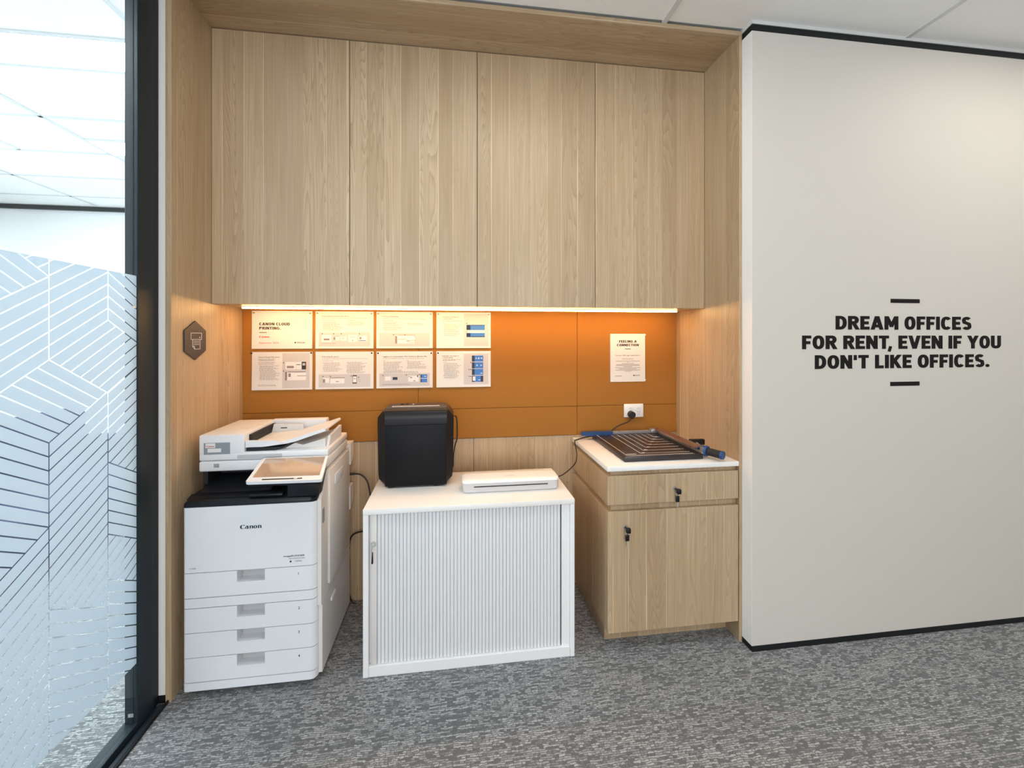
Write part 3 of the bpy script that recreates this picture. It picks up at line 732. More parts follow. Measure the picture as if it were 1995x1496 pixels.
# ------------------------------------------------------------------ paper trimmer on the worktop
WZ = .8585
GX0, GX1, GY0, GY1 = .803, 1.203, 1.927, 2.405
pt = thing('paper_trimmer', ((GX0+GX1)/2, 2.17, WZ), 'dark guillotine paper trimmer with blue handle on the white worktop', 'paper trimmer')
bz = WZ+.027
build('base', MB().rbox(GX0, GX1, GY0, GY1, WZ+.001, bz, .003, 2), M['cut_base'], pt)
gl = MB()
gx, gy = GX1-.045, GY1-.03
for i in range(7):
    xx = GX0+.10+i*.037; yy = GY0+.045+i*.052
    gl.box(xx, xx+.0022, yy, gy, bz, bz+.0004); gl.box(xx, gx, yy, yy+.0026, bz, bz+.0004)
    gl.box(xx+.008, xx+.026, yy+.006, yy+.012, bz, bz+.0004)
gl.box(GX0+.018, GX0+.0205, GY0+.02, gy, bz, bz+.0004).box(GX0+.018, gx, GY0+.014, GY0+.0165, bz, bz+.0004)
for i in range(32): gl.box(GX0+.03+i*.0105, GX0+.0315+i*.0105, GY0+.004, GY0+.0125 if i % 5 else GY0+.014, bz, bz+.0004)
gl.box(GX0+.025, GX0+.075, GY0+.035, GY0+.041, bz, bz+.0004)
build('measuring_grid', gl, M['ink_white'], pt)
build('ruler_stop', MB().rbox(GX0+.02, GX1+.005, GY1-.022, GY1, bz-.001, bz+.016, .002, 1).rbox(GX1-.05, GX1+.005, GY1-.03, GY1+.004, bz, bz+.024, .003, 2), M['cut_grey'], pt)
build('corner_guide', MB().prism([(GX0-.068, GY1-.01), (GX0-.04, GY1-.035), (GX0+.115, GY1-.035), (GX0+.120, GY1-.005), (GX0-.005, GY1+.004)], bz-.004, bz+.018, 'Z'), M['blue'], pt)
build('cutting_edge', MB().box(GX1-.006, GX1+.002, GY0+.002, GY1, bz-.002, bz+.004), M['steel'], pt)
arm = build('blade_arm', MB().prism([(GY0+.005, bz+.003), (GY1-.005, bz+.006), (GY1-.005, bz+.026), (GY0+.20, bz+.030), (GY0+.005, bz+.026)], GX1+.0025, GX1+.0075, 'X'), M['steel'], pt)
build('blade_guard', MB().prism([(GX1-.028, bz+.020), (GX1-.024, bz+.025), (GX1+.000, bz+.031), (GX1+.012, bz+.030), (GX1+.012, bz+.024), (GX1-.002, bz+.024)], GY0+.03, GY1-.02, 'Y'), M['bronze'], pt)
build('pivot', MB().cyl((GX1-.004, GY1-.014, bz+.018), (GX1+.016, GY1-.014, bz+.018), .010, n=16), M['steel'], pt)
p0, p1 = Vector((GX1+.024, GY0+.013, bz+.008)), Vector((GX1+.067, GY0-.059, bz+.0035))
hd = build('handle', MB().cyl((GX1+.006, GY0+.050, bz+.018), p0, .011, n=16).rbox(GX1+.0085, GX1+.030, GY0+.014, GY0+.052, bz-.006, bz+.030, .007, 3), M['blue'], pt)
dn = (p1-p0).normalized()
build('grip', MB().cyl(p0+dn*.006, p1-dn*.012, .0180, .0190, n=24), M['grip'], hd)
build('grip_collar', MB().cyl(p0-dn*.004, p0+dn*.007, .027, .025, n=24), M['blue'], hd)
build('end_cap', MB().cyl(p1-dn*.012, p1, .0205, .0195, n=24), M['blue'], hd)
cl = build('safety_lever', MB().rbox(GX1+.014, GX1+.096, GY0+.135, GY0+.160, bz+.004, bz+.034, .006, 3), M['gloss_black'], pt)
build('lever_arm', MB().cyl((GX1+.050, GY0+.145, bz+.016), (GX1+.024, GY0+.045, bz+.014), .006, n=10), M['steel'], cl)

# ------------------------------------------------------------------ power outlet
ot = thing('power_outlet', (1.076, YB-.004, .969), 'white double power outlet on the ochre pinboard', 'power outlet')
op = build('plate', MB().rbox(1.015, 1.137, YB-.013, YB-.003, .969, 1.050, .006, 3), M['outlet'], ot)
for sx0 in (1.052, 1.104):
    build('switch', MB().rbox(sx0-.009, sx0+.011, YB-.0165, YB-.012, 1.022, 1.038, .002, 2), M['outlet'], op)
    so = MB()
    for dx, dz, an in ((-.007, .006, 25), (.007, .006, -25), (0, -.009, 0)):
        a = math.radians(an); ca, sa = math.cos(a), math.sin(a)
        so.prism([(sx0+.002+dx+x*ca-z*sa, .997+dz+x*sa+z*ca) for x, z in ((-.0011,-.004),(.0011,-.004),(.0011,.004),(-.0011,.004))], YB-.0134, YB-.0128, 'Y')
    build('socket_slots', so, M['ink_grey'], op)

# ------------------------------------------------------------------ hexagonal sign on the oak side panel
hs = thing('printer_sign', (XL+.003, 2.021, 1.353), 'dark hexagonal sign with printer symbol on the oak side panel', 'sign')
hexp = [(2.0205,1.5205),(2.0990,1.479),(2.0990,1.391),(2.0205,1.3525),(1.9437,1.392),(1.9437,1.478)]
build('plate', MB().prism(hexp, XL+.0004, XL+.006, 'X'), M['sign'], hs)
ic = MB()
def seg(a, b, w=.0022):
    a, b = Vector(a), Vector(b); d = (b-a).normalized(); n = Vector((-d.y, d.x))*w/2
    ic.prism([tuple(a-n-d*w/2), tuple(b-n+d*w/2), tuple(b+n+d*w/2), tuple(a+n-d*w/2)], XL+.006, XL+.0068, 'X')
for a, b_ in (((1.987,1.468),(2.064,1.468)),((2.064,1.468),(2.064,1.4405)),((2.064,1.4405),(1.987,1.4405)),((1.987,1.4405),(1.987,1.468)),
              ((1.998,1.4405),(1.998,1.411)),((1.998,1.411),(2.013,1.3985)),((2.013,1.3985),(2.052,1.3985)),((2.052,1.3985),(2.052,1.4405)),((1.998,1.411),(2.011,1.411)),((2.011,1.411),(2.013,1.3985)),
              ((2.006,1.433),(2.044,1.433)),((2.006,1.4255),(2.044,1.4255)),((2.006,1.418),(2.044,1.418))): seg(a, b_)
seg((2.049,1.449),(2.052,1.449),.004)
build('printer_symbol', ic, M['ink_white'], hs)

# ------------------------------------------------------------------ slogan on the white wall
sl = thing('wall_slogan', (2.18, YW-.001, 1.21), 'black lettered slogan between two dashes on the warm white wall', 'wall lettering')
put = lambda m: build('letter', m, M['sticker'], sl, smooth=False)
lettering('DREAM OFFICES', 1.800, 2.5636, 1.4865, 1.5515, YW, .0015, each=put)
lettering('FOR RENT, EVEN IF YOU', 1.6227, 2.7405, 1.3935, 1.458, YW, .0015, each=put)
lettering("DON'T LIKE OFFICES.", 1.6896, 2.6714, 1.300, 1.365, YW, .0015, each=put)
build('dash', MB().box(2.1005, 2.2637, YW-.0015, YW, 1.6165, 1.636), M['sticker'], sl)
build('dash', MB().box(2.0985, 2.2627, YW-.0015, YW, 1.2135, 1.2335), M['sticker'], sl)

# ------------------------------------------------------------------ printed sheets
PY = YB-.0045
def sheet(name, x0, x1, z0, z1, label, prints, pins, curl=.004, group='printed sheets on the pinboard', pinmat='prn_grey'):
    w, h = x1-x0, z1-z0
    t = thing(name, ((x0+x1)/2, PY, z0), label, 'paper', group)
    # paper bows slightly off the board towards its lower edge
    def yy(v): return PY-.0006-curl*(1-v)**2
    mb = MB(); n = 8; V = []; F = []
    for k in range(n+1):
        v = k/n
        V += [(x0, yy(v), z0+v*h), (x1, yy(v), z0+v*h)]
    for k in range(n): F.append((2*k, 2*k+1, 2*k+3, 2*k+2))
    m2 = len(V); V += [(a, b+.0003, c) for a, b, c in V]; F += [tuple(i+m2 for i in q[::-1]) for q in F]
    sm = build('sheet', mb.add(V, F), M['paper'], t)
    layers = {}
    for it in prints:
        kind, matn, lay = it[0], it[1], it[2]
        key = (matn, lay)
        d = layers.setdefault(key, MB())
        off = .0003+.00025*lay
        def m3(a, b, off=off): return (a, yy(max(0, min(1, (b-z0)/h)))-off, b)
        if kind == 'bar':
            a, b_, c, e = it[3:7]       # left, top, right, bottom as fractions from the top left corner
            nn = max(1, int((e-b_)*10))
            for k in range(nn):
                za, zb = z0+h*(1-(b_+(e-b_)*k/nn)), z0+h*(1-(b_+(e-b_)*(k+1)/nn))
                d.add([m3(x0+a*w, zb), m3(x0+c*w, zb), m3(x0+c*w, za), m3(x0+a*w, za)], [(0,1,2,3)])
        elif kind == 'txt':
            _, _, _, s, a, base, ch, wd, bold, al = it
            font_text(s, x0+a*w, z0+h*(1-base), ch*h, 0, d, width=wd*w if wd else None, bold=bold, align=al, map3=m3)
        elif kind == 'cap':
            _, _, _, s, a, b_, c, e = it
            tmp = MB(); lettering(s, x0+a*w, x0+c*w, z0+h*(1-e), z0+h*(1-b_), 0, 0.0001, mb=tmp)
            d.add([(p[0], m3(0, p[2])[1]+p[1], p[2]) for p in tmp.v], tmp.f)
        elif kind == 'logo':
            _, _, _, a, base, wd = it
            tmp = MB(); canon_logo(x0+a*w, z0+h*(1-base), wd*w, 0, tmp)
            d.add([(p[0], m3(0, p[2])[1]+p[1], p[2]) for p in tmp.v], tmp.f)
    nm = {'ink': 'printed_text', 'ink_grey': 'printed_lines', 'ink_pale': 'printed_panel', 'ink_red': 'printed_logo', 'ink_blue': 'printed_screen', 'ink_navy': 'printed_screen_bar', 'ink_white': 'printed_picture', 'sticker': 'printed_text'}
    for (matn, lay), d in layers.items():
        if d.v: tag(build(nm[matn], d, M[matn], sm, smooth=False), kind='stuff' if matn in ('ink', 'ink_grey', 'sticker') else None)
    for px, pz in pins:
        X, Z = x0+px*w, z0+h*(1-pz)
        build('push_pin', MB().cyl((X, PY-.009, Z), (X, PY-.001, Z), .0045, .0035, n=12), M[pinmat], t)
    return t
rnd = random.Random(3)
def lines(x0, x1, y0, y1, n, lay=1, mat='ink_grey', jag=.35, th=.009):
    out = []
    for k in range(n):
        y = y0+(y1-y0)*k/max(1, n-1); e = x1-(x1-x0)*jag*rnd.random()
        x = x0+(rnd.random() < .4)*.012
        while x < e-.02:              # words
            wd = min(.015+.035*rnd.random(), e-x); out.append(('bar', mat, lay, x, y, x+wd, y+th)); x += wd+.008
    return out
def frame(x0, y0, x1, y1, lay=2, mat='ink_grey', t=.004):
    return [('bar', mat, lay, x0, y0, x1, y0+t*1.4), ('bar', mat, lay, x0, y1-t*1.4, x1, y1), ('bar', mat, lay, x0, y0, x0+t, y1), ('bar', mat, lay, x1-t, y0, x1, y1)]
def pic(x0, y0, x1, y1): return [('bar', 'ink_white', 2, x0, y0, x1, y1)]
def dots(*ps): return [('bar', 'ink', 3, x-.008, y-.012, x+.008, y+.012) for x, y in ps]
B = lambda mat, lay, *r: ('bar', mat, lay, *r)
title = lambda s, y, w, x=.11: ('txt', 'ink', 1, s, x, y, .030, w, .012, 'LEFT')
TP = [(.035, .055), (.965, .06)]
cols = [(-1.0615, -.7555), (-.7395, -.4345), (-.4190, -.1125), (-.0920, .2148)]
R1, R2 = (1.3880, 1.5915), (1.1668, 1.3710)
sheet('printed_sheet', *cols[0], *R1, 'printed title sheet reading CANON CLOUD PRINTING on the pinboard',
      [('cap', 'ink', 1, 'CANON CLOUD', .12, .31, .625, .385), ('cap', 'ink', 1, 'PRINTING.', .12, .42, .475, .495), B('ink', 1, .12, .565, .245, .58),
       ('logo', 'ink_red', 1, .12, .71, .17), ('txt', 'ink_red', 1, 'September 2024', .12, .865, .045, .32, 0, 'LEFT'), ('txt', 'sticker', 1, 'SPACES.', .745, .855, .033, .14, .02, 'LEFT'), B('sticker', 1, .705, .822, .728, .855)], TP)
sheet('printed_sheet', *cols[1], *R1, 'printed sheet with grey strip of five small pictures, top row beside the title sheet',
      [title('Print using the Canon printer driver', .145, .46)]+lines(.11, .9, .18, .18, 1, jag=.02)+lines(.11, .34, .235, .235, 1)+lines(.125, .48, .29, .50, 9)+lines(.53, .72, .24, .24, 1)+lines(.545, .88, .29, .37, 4)+[B('ink_pale', 1, .055, .565, .945, .945)]
      +pic(.10,.64,.28,.82)+frame(.10,.64,.28,.82)+[B('ink_grey', 3, .14, .73, .24, .78)]+pic(.30,.65,.41,.78)+[B('ink_grey', 3, .30, .66, .41, .675), B('ink_grey', 3, .305, .69, .34, .77)]+pic(.43,.63,.53,.79)+[B('ink_grey', 3, .43, .64, .53, .652)]+lines(.44,.53,.69,.76,3,3)+pic(.55,.63,.72,.82)+frame(.55,.63,.72,.82)+[B('ink', 3, .625, .775, .655, .79), B('ink_grey', 3, .59, .68, .69, .69)]+pic(.745,.66,.88,.80)+[B('ink_blue', 3, .75, .775, .865, .795), B('ink_grey', 3, .755, .69, .79, .75)]
      +dots((.115,.605),(.31,.605),(.44,.605),(.755,.605))+lines(.11, .42, .855, .855, 1, 2), TP)
sheet('printed_sheet', *cols[2], *R1, 'printed sheet with one small table picture in grey strip, top row',
      [title('Print by emailing files', .145, .28)]+lines(.105, .87, .185, .185, 1, jag=.02)+lines(.105, .33, .235, .235, 1)+lines(.12, .48, .29, .51, 8)+lines(.53, .60, .29, .29, 1)+lines(.53, .89, .32, .345, 2)+[B('ink_pale', 1, .05, .575, .945, .945)]
      +pic(.33,.64,.68,.87)+[B('ink_grey', 3, .33, .665, .365, .87), B('ink_red', 3, .38, .64, .68, .647), B('ink_grey', 3, .38, .745, .52, .757), B('ink', 3, .53, .795, .585, .805), B('ink_red', 3, .53, .785, .68, .791), B('ink_red', 3, .53, .835, .68, .841)]+frame(.33,.63,.68,.87)+dots((.30,.628),(.50,.632)), TP)
sheet('printed_sheet', *cols[3], *R1, 'printed sheet showing two wide blue screens, top row nearest the single poster',
      [title('Scanning a document on', .145, .30, .11), title('a Canon device', .195, .20, .11)]+lines(.11, .48, .24, .24, 1, jag=.02)+lines(.11, .25, .295, .295, 1)+lines(.13, .46, .335, .56, 9)+lines(.13, .46, .60, .645, 2)+[B('ink_pale', 1, .50, .04, .955, .945), B('ink_white', 2, .55, .33, .89, .71)]
      +[B('ink_blue', 3, .55, .345, .89, .495), B('ink_navy', 3, .55, .345, .625, .495), B('ink_navy', 4, .64, .345, .89, .365), B('ink_blue', 3, .55, .575, .89, .695), B('ink_navy', 3, .55, .575, .625, .695), B('ink_navy', 4, .64, .672, .89, .695)]+dots((.555,.31),(.555,.545)), TP)
sheet('printed_sheet', *cols[0], *R2, 'printed sheet with two pictures on its grey half, bottom row below the title sheet',
      [title('Secure Printing With Canon', .15, .35, .105)]+lines(.105, .47, .185, .225, 3)+[('txt', 'ink', 1, 'Secure print is enabled by default so', .105, .285, .022, .28, .008, 'LEFT'), ('txt', 'ink', 1, 'documents release at the device', .105, .325, .022, .25, .008, 'LEFT')]+lines(.12, .47, .36, .72, 15)+lines(.105, .41, .86, .885, 2, jag=.1)+[B('ink_pale', 1, .50, .03, .955, .955)]
      +pic(.545,.265,.895,.465)+frame(.545,.265,.725,.465)+[B('ink_grey', 3, .575, .37, .69, .43), B('ink', 3, .735, .33, .80, .347), B('ink', 3, .82, .265, .895, .465), B('ink_pale', 4, .835, .30, .88, .36)]+pic(.545,.525,.895,.75)+[B('ink_grey', 3, .545, .525, .58, .75), B('ink', 3, .59, .525, .89, .538), B('ink', 3, .745, .63, .895, .642), B('ink_grey', 3, .60, .57, .64, .66)]+dots((.52,.285),(.52,.505)), [(.0, .03), (.985, .03)], pinmat='gloss_black')
sheet('printed_sheet', *cols[1], *R2, 'printed sheet with a drawn black phone in its grey strip, bottom row',
      [title('Print using file upload', .15, .28)]+lines(.11, .89, .185, .185, 1, jag=.02)+lines(.11, .33, .24, .24, 1)+lines(.125, .48, .295, .52, 9)+lines(.53, .89, .285, .57, 12)+[B('ink_pale', 1, .055, .605, .945, .95)]
      +pic(.125,.70,.24,.83)+frame(.125,.70,.24,.83)+[B('ink_grey', 3, .13, .73, .165, .825)]+pic(.25,.69,.50,.85)+frame(.25,.69,.50,.85)+[B('ink_grey', 3, .25, .69, .50, .71), B('ink_grey', 3, .35, .79, .40, .81), B('ink', 2, .635, .635, .71, .86), B('ink_white', 3, .642, .665, .703, .83), B('ink_grey', 4, .655, .72, .69, .74)]+dots((.13,.66),(.255,.66),(.615,.655),(.74,.69))+lines(.735,.775,.73,.80,3,2), [(.97, .04)], pinmat='gloss_black')
sheet('printed_sheet', *cols[2], *R2, 'printed sheet with small blue screens in the corner of its grey strip, bottom row',
      [title('Logging in at a Canon printer: With Card/Fob or Members PIN', .155, .78)]+lines(.11, .87, .19, .19, 1, jag=.02)+lines(.11, .18, .245, .245, 1)+lines(.12, .48, .285, .53, 10)+lines(.52, .59, .245, .245, 1)+lines(.535, .89, .275, .46, 8)+lines(.12, .78, .55, .575, 2, jag=.1)+[B('ink_pale', 1, .05, .60, .945, .95)]
      +[B('ink_navy', 2, .285, .70, .37, .775), B('ink_white', 2, .15, .68, .25, .79), B('ink_blue', 2, .78, .635, .90, .735), B('ink_blue', 2, .78, .755, .90, .85), B('ink_navy', 3, .78, .635, .80, .735), B('ink_navy', 3, .78, .755, .80, .85), B('ink_white', 3, .845, .68, .885, .695), B('ink_white', 2, .56, .67, .75, .83), B('ink', 3, .65, .80, .69, .815), B('ink', 3, .72, .65, .735, .71), B('ink', 3, .56, .69, .61, .70), B('ink', 3, .60, .71, .63, .73)]+dots((.115,.655),(.525,.645),(.76,.64))+lines(.105,.70,.885,.905,2,2), [(.03, .045), (.975, .05)], pinmat='gloss_black')
bl = []
for k, (za, zb) in enumerate(((.125, .295), (.315, .485), (.50, .67), (.69, .86))):
    bl += [B('ink_blue', 2, .65, za, .86, zb), B('ink_navy', 3, .65, za, .70, zb)]
bl += [B('ink_white', 3, .72, .19, .74, .215), B('ink_white', 3, .765, .185, .79, .22), B('ink_white', 3, .815, .185, .84, .215), B('ink_white', 3, .735, .385, .755, .415), B('ink_white', 3, .81, .385, .83, .415), B('ink_white', 3, .81, .61, .845, .63),
       B('ink_navy', 4, .815, .69, .86, .86), B('ink_white', 4, .665, .71, .715, .83), B('ink_white', 4, .765, .795, .805, .815)]
sheet('printed_sheet', *cols[3], *R2, 'printed sheet with a column of four blue screens, bottom row nearest the trimmer',
      [title('Scanning a document at', .145, .30, .11), title('a Canon device', .195, .19, .11)]+lines(.11, .45, .235, .245, 2, jag=.3)+lines(.11, .22, .295, .295, 1)+lines(.13, .46, .335, .74, 15)+[B('ink_pale', 1, .50, .07, .955, .93)]+bl+dots((.63,.32),(.60,.515),(.63,.515),(.60,.705),(.63,.705)), [(.03, .05)], pinmat='gloss_black')
sheet('poster_sheet', .9305, 1.1500, 1.1830, 1.4705, 'upright FEELING A CONNECTION sheet pinned above the power outlet',
      [('cap', 'ink', 1, 'FEELING A', .25, .135, .755, .185), ('cap', 'ink', 1, 'CONNECTION', .19, .21, .815, .26), B('ink', 1, .415, .31, .585, .322),
       ('txt', 'ink', 1, 'Get your WiFi login details below!', .5, .46, .020, .70, .01, 'CENTER'), ('txt', 'ink', 1, 'SPACES.', .70, .88, .021, .15, .02, 'LEFT'), B('ink', 1, .655, .858, .69, .885)]
      +[B('ink_grey', 1, .5-a/2, y, .5+a/2, y+.008) for y, a in ((.52,.32),(.565,.69),(.59,.05),(.615,.35),(.64,.66),(.66,.68),(.685,.24),(.705,.72),(.73,.5),(.752,.70),(.775,.2))]+[B('ink_grey', 1, .13, .876, .33, .886)],
      [(.025, .025), (.985, .02), (.035, .975), (.985, .965)], curl=.002, group='upright sheet', pinmat='outlet')

# ------------------------------------------------------------------ multifunction printer
PX0, PX1, PYF, PYB = -1.070, -.548, 1.873, 2.40
pr_ = thing('office_printer', ((PX0+PX1)/2, 2.13, 0), 'white multifunction office printer with touch screen and four paper drawers', 'printer')
R_ = .028
def plan(x0, x1, y0, y1, rl, rr, n=6):
    out = []
    if rr: out += [(x1-rr+rr*math.cos(a), y0+rr+rr*math.sin(a)) for a in [math.radians(-90+90*i/n) for i in range(n+1)]]
    else: out.append((x1, y0))
    out += [(x1, y1), (x0, y1)]
    if rl: out += [(x0+rl+rl*math.cos(a), y0+rl+rl*math.sin(a)) for a in [math.radians(180+90*i/n) for i in range(n+1)]]
    else: out.append((x0, y0))
    return out
XB = -.562
build('body', MB().box(PX0+.004, XB-.002, PYF+.057, PYB, .045, .768), M['prn'], pr_)
build('base_plinth', MB().prism(plan(PX0, XB, PYF-.001, PYB, .012, R_), .030, .0625, 'Z'), M['prn'], pr_)
fc = build('front_cover', MB().prism(plan(PX0, XB, PYF, PYF+.056, .012, R_), .504, .766, 'Z'), M['prn'], pr_)
lg = MB(); canon_logo(-.8575, .6700, .083, PYF-.0002, lg); build('maker_logo', lg, M['print_navy'], fc)
lg = MB(); font_text('imageRUNNER', -.608, .5445, .0065, PYF-.0006, lg, width=.083, bold=.02, align='RIGHT'); font_text('ADVANCE DX', -.608, .534, .0055, PYF-.0006, lg, width=.062, align='RIGHT')
font_text('C3926i', -.620, .5225, .0055, PYF-.0006, lg, width=.026, bold=.01, align='RIGHT'); lg.box(-.667, -.660, PYF-.0006, PYF-.0002, .521, .528); font_text('C3900', -1.045, .5195, .005, PYF-.0006, lg, width=.024)
build('model_name', lg, M['print_navy'], fc)
HX0, HX1 = -.869, -.763
for i, (z0, z1) in enumerate(((.403, .5015), (.263, .3595), (.164, .2605), (.0655, .1615))):
    zn = z1-.046
    mb = MB().prism(plan(PX0, XB, PYF, PYF+.056, .012, R_), z0, zn, 'Z')
    mb.prism(plan(PX0, HX0, PYF, PYF+.056, .012, 0), zn, z1, 'Z').prism(plan(HX1, XB, PYF, PYF+.056, 0, R_), zn, z1, 'Z')
    d = build('paper_drawer', mb, M['prn'], pr_)
    build('handle_recess', MB().box(HX0+.001, HX1-.001, PYF+.046, PYF+.0575, zn, z1+.003), M['prn_recess_shade'], d)
    nb = MB(); font_text(str(i+1), -.634, z1-.034, .011, PYF-.0006, nb, bold=.015); build('drawer_number', nb, M['print_navy'], d)
build('fascia_strip', MB().prism(plan(PX0, XB, PYF, PYF+.056, .012, R_), .3625, .400, 'Z'), M['prn'], pr_)
# delivery area
tray = MB().prism([(PYF+.030,.767),(PYF+.030,.790),(PYF+.060,.800),(PYF+.085,.795),(2.16,.800),(2.16,.767)], PX0-.001, XB, 'X')
tray.add(loft([(.7665, plan(PX0-.001, XB+.001, PYF-.001, PYF+.045, .014, R_)), (.780, plan(PX0-.001, XB+.001, PYF-.001, PYF+.045, .014, R_)), (.787, plan(PX0+.003, XB-.003, PYF+.003, PYF+.045, .014, R_)), (.791, plan(PX0+.010, XB-.010, PYF+.014, PYF+.045, .014, R_))]).v, loft([(.7665, plan(PX0-.001, XB+.001, PYF-.001, PYF+.045, .014, R_)), (.780, plan(PX0-.001, XB+.001, PYF-.001, PYF+.045, .014, R_)), (.787, plan(PX0+.003, XB-.003, PYF+.003, PYF+.045, .014, R_)), (.791, plan(PX0+.010, XB-.010, PYF+.014, PYF+.045, .014, R_))]).f)
ty = build('output_tray', tray, M['prn_dark'], pr_)
build('tray_wedge', MB().prism([(PYF+.075,.798),(PYF+.12,.822),(2.2,.850),(2.2,.798)], PX0+.02, -.77, 'X'), M['prn_dark'], ty)
build('tray_tab', MB().rbox(-.83, -.70, PYF+.012, PYF+.055, .792, .803, .004, 2), M['prn_dark'], ty)
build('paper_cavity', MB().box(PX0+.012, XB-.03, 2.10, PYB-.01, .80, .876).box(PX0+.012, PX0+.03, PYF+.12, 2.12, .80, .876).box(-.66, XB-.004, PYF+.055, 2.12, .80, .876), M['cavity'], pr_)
# side covers
sd = MB().prism([(1.905,.032),(PYB-.01,.032),(PYB-.01,.318),(1.905,.318)], XB-.001, PX1, 'X')
s1 = build('side_lower_cover', sd, M['prn_side'], pr_)
build('side_handle', MB().rbox(PX1-.002, PX1+.006, 2.03, 2.10, .255, .272, .003, 2), M['prn'], s1)
sd = MB().prism([(1.890,.325),(PYB-.01,.325),(PYB-.01,.872),(2.02,.872),(1.975,.866),(1.922,.80),(1.905,.78),(1.890,.77)], XB-.001, PX1, 'X')
s2 = build('side_upper_cover', sd, M['prn_side'], pr_)
build('bypass_tray', MB().rbox(PX1-.003, PX1+.009, 1.985, 2.335, .36, .862, .004, 2), M['prn_side'], s2)
build('side_latch', MB().rbox(PX1+.0085, PX1+.014, 2.06, 2.20, .775, .82, .003, 2), M['prn'], s2)
build('vent_slot', MB().box(PX1+.0005, PX1+.0015, 1.905, 1.93, .66, .72), M['prn_grey'], s2)
build('rear_duct', MB().prism([(2.36,.775),(2.43,.81),(2.43,.888),(2.36,.888)], -.62, PX1+.012, 'X').prism([(2.36,.54),(2.43,.575),(2.43,.66),(2.36,.66)], -.62, PX1+.010, 'X'), M['prn_side'], pr_)
# scanner
SYF, SYBk = 1.976, 2.325
sc_ = build('scanner_bed', MB().rbox(PX0+.002, PX1+.004, SYF, SYBk, .877, .9215, .008, 3), M['prn'], pr_)
vn = MB()
for k in range(3): vn.box(-1.008, -.987, SYF-.0008, SYF+.001, .896+k*.0055, .8985+k*.0055)
build('vent_marks', vn, M['prn_dark'], sc_)
lidp = build('scanner_lid', MB().rbox(PX0+.003, PX1+.003, SYF, SYBk, .9230, .956, .007, 3), M['prn'], pr_)
build('lid_grip', MB().rbox(-.915, -.735, SYF-.002, SYF+.004, .930, .946, .0015, 1), M['prn_recess_shade'], lidp)  # grey tone paints the shade of a groove on the lid
af = build('document_feeder', MB().rbox(PX0+.003, -.888, SYF, SYBk, .950, 1.0335, .006, 3).rbox(-.90, -.635, 2.275, SYBk, .95, 1.037, .005, 2), M['prn'], pr_)
st = build('maker_sticker', MB().box(-1.047, -.944, SYF-.0007, SYF+.001, .951, 1.0005), M['prn_grey'], af)
build('sticker_patch', MB().box(-1.040, -1.002, SYF-.0011, SYF, .979, .9985).box(-1.032, -.979, SYF-.0011, SYF, .960, .976), M['ink_white'], st)
lg = MB(); canon_logo(-1.0365, .983, .031, SYF-.0012, lg); build('sticker_logo', lg, M['ink_red'], st)
build('feeder_mouth', MB().box(-.889, -.876, SYF+.045, 2.275, .962, 1.022), M['cavity'], af)
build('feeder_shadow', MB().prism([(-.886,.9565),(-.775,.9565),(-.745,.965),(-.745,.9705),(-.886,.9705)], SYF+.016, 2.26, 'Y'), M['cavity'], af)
tp_ = [(-.885,.985),(-.745,.992),(-.700,1.004),(-.565,1.045),(-.560,1.040),(-.560,1.034),(-.690,.990),(-.730,.982),(-.82,.972),(-.885,.972)]
it = build('input_tray', MB().prism(tp_, SYF+.018, 2.255, 'Y'), M['prn'], af)
build('paper_guide', MB().prism([(-.876,.986),(-.73,.992),(-.735,1.022),(-.866,1.026)], 2.228, 2.240, 'Y'), M['prn_side'], it)
lg = MB(); lg.box(-.835, -.805, 2.2275, 2.228, 1.004, 1.0085); build('guide_mark', lg, M['prn_dark'], it)
build('feeder_flap', MB().prism([(-.885,1.003),(-.76,1.000),(-.735,.992),(-.750,.983),(-.80,.977),(-.885,.975)], SYF+.004, SYF+.020, 'Y'), M['prn'], af)
build('eject_ramp', MB().prism([(-.74,.956),(-.70,.978),(-.665,.968),(-.57,.995),(-.57,.956)], SYF+.05, 2.26, 'Y'), M['prn_side'], af)
build('eject_stop', MB().prism([(2.03,.955),(2.25,.955),(2.25,1.010),(2.06,.998)], -.568, -.556, 'X'), M['prn'], af)
mk = MB()
for k in range(9):
    a, b_ = -1.02+.1*rnd.random(), 2.06+.14*rnd.random(); mk.box(a, a+.02+.02*rnd.random(), b_, b_+.006, 1.0335, 1.0338)
build('instruction_marks', mk, M['prn_side'], af)
# control panel on its dark arm
CP = thing_loc = None
cpL = [(-.799,1.785,.8875),(-.516,1.785,.8850),(-.538,1.957,.9340),(-.803,1.951,.9345)]
def slab(q, th, mb):
    a, b_, c, d = [Vector(p) for p in q]; n = (b_-a).cross(d-a).normalized()
    v = [a,b_,c,d]+[p-n*th for p in (a,b_,c,d)]
    return mb.add([tuple(p) for p in v], [(0,1,2,3),(7,6,5,4),(0,4,5,1),(1,5,6,2),(2,6,7,3),(3,7,4,0)])
def inner(u, v, lift):
    a, b_, c, d = [Vector(p) for p in cpL]; n = (b_-a).cross(d-a).normalized()
    return (a*(1-u)*(1-v)+b_*u*(1-v)+c*u*v+d*(1-u)*v)+n*lift
def rslab(u0, u1, v0, v1, lift, th, r, mb):
    q = rrect(u0, u1, v0, v1, r, 4); n = len(q)
    top = [tuple(inner(a, b_, lift)) for a, b_ in q]; bot = [tuple(inner(a, b_, lift-th)) for a, b_ in q]
    return mb.add(top+bot, [tuple(range(n)), tuple(range(2*n-1, n-1, -1))]+[(i, n+i, n+(i+1)%n, (i+1)%n) for i in range(n)])
cp = build('control_panel', rslab(0, 1, 0, 1, 0, .012, .045, MB()), M['prn'], pr_)
build('touch_screen', rslab(.055, .955, .17, .955, .0008, .001, .004, MB()), M['screen'], cp)
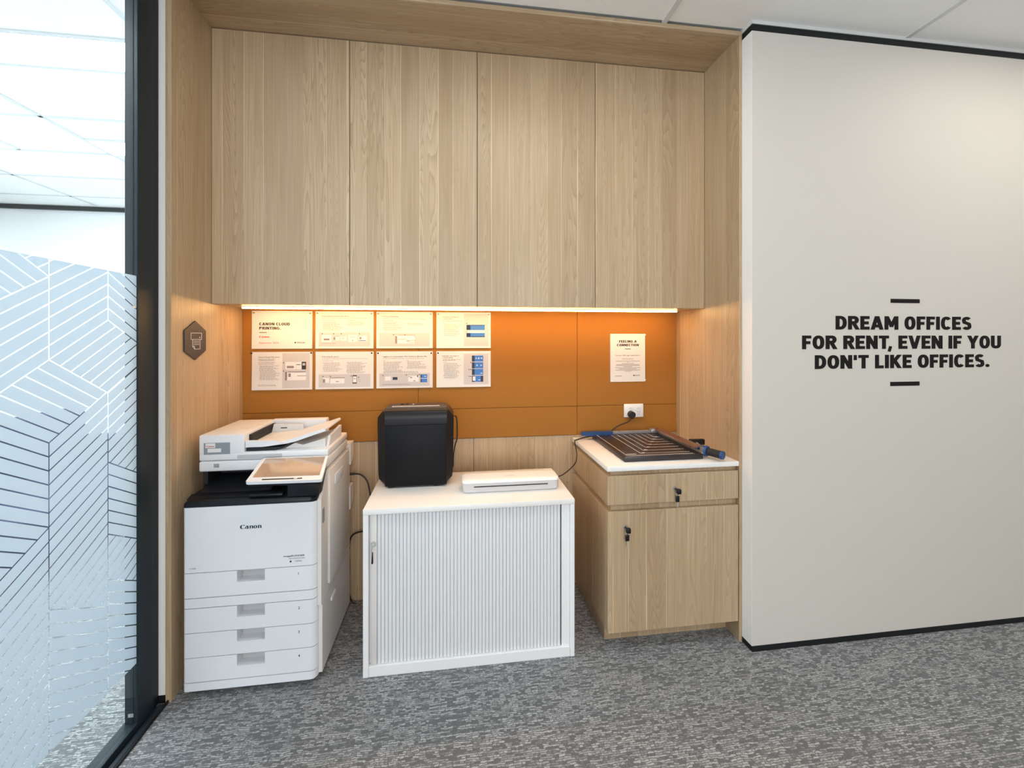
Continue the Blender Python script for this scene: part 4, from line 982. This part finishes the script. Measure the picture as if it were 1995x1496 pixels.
build('status_bar', rslab(.20, .73, .055, .095, .0008, .001, .004, MB()), M['gloss_black'], cp)
build('status_light', rslab(.62, .665, .06, .09, .0014, .001, .002, MB()), M['steel'], cp)
build('panel_housing', slab([tuple(inner(.02,.02,-.0125)), tuple(inner(.98,.02,-.0125)), tuple(inner(.98,.95,-.0125)), tuple(inner(.02,.95,-.0125))], .010, MB()), M['prn_dark'], cp)
build('panel_arm', MB().rbox(-.675, -.552, 1.868, 1.985, .792, .872, .004, 2), M['prn_dark'], pr_)
for cx_, cy_ in ((-1.00, 1.93), (-.62, 1.93), (-1.00, 2.33), (-.62, 2.33)):
    build('caster', MB().cyl((cx_-.010, cy_, .016), (cx_+.010, cy_, .016), .016, n=20).box(cx_-.014, cx_+.014, cy_-.012, cy_+.012, .022, .032), M['prn_dark'], pr_)
build('power_cord', MB().tube([(-.56, 2.395, .715), (-.53, 2.395, .715), (-.49, 2.390, .71), (-.455, 2.38, .675), (-.438, 2.375, .60), (-.42, 2.38, .50), (-.40, 2.40, .46), (-.46, 2.42, .40), (-.55, 2.43, .36), (-.56, 2.435, .20), (-.54, 2.42, .008), (-.36, 2.42, .008)], .0045), M['cord'], pr_)
build('cord_plug', MB().cyl((-.562, 2.395, .715), (-.522, 2.395, .715), .009, .006, n=12), M['cord'], pr_)

# ------------------------------------------------------------------ low seating added in the side room as a guess, to darken the film's gaps
M['navy'] = plain('navy_upholstery', (0.012, 0.022, 0.060), 0.8, bump=0.2, bscale=600)
sf = thing('added_sofa', (-2.79, 2.9, 0), 'added dark blue low seating behind the frosted film, darkening its clear gaps', 'added_sofa')
build('seat', MB().rbox(-3.06, -2.36, 1.75, 4.05, .14, .43, .03, 3), M['navy'], sf)
build('backrest', MB().rbox(-3.24, -3.04, 1.75, 4.05, .14, .86, .04, 3), M['navy'], sf)
for ya in (1.62, 4.05): build('armrest', MB().rbox(-3.24, -2.36, ya, ya+.13, .14, .62, .03, 3), M['navy'], sf)
for lx, ly in ((-3.14, 1.72), (-2.44, 1.72), (-3.14, 4.08), (-2.44, 4.08)): build('leg', MB().cyl((lx, ly, 0), (lx, ly, .145), .014, .02, n=12), M['frame'], sf)
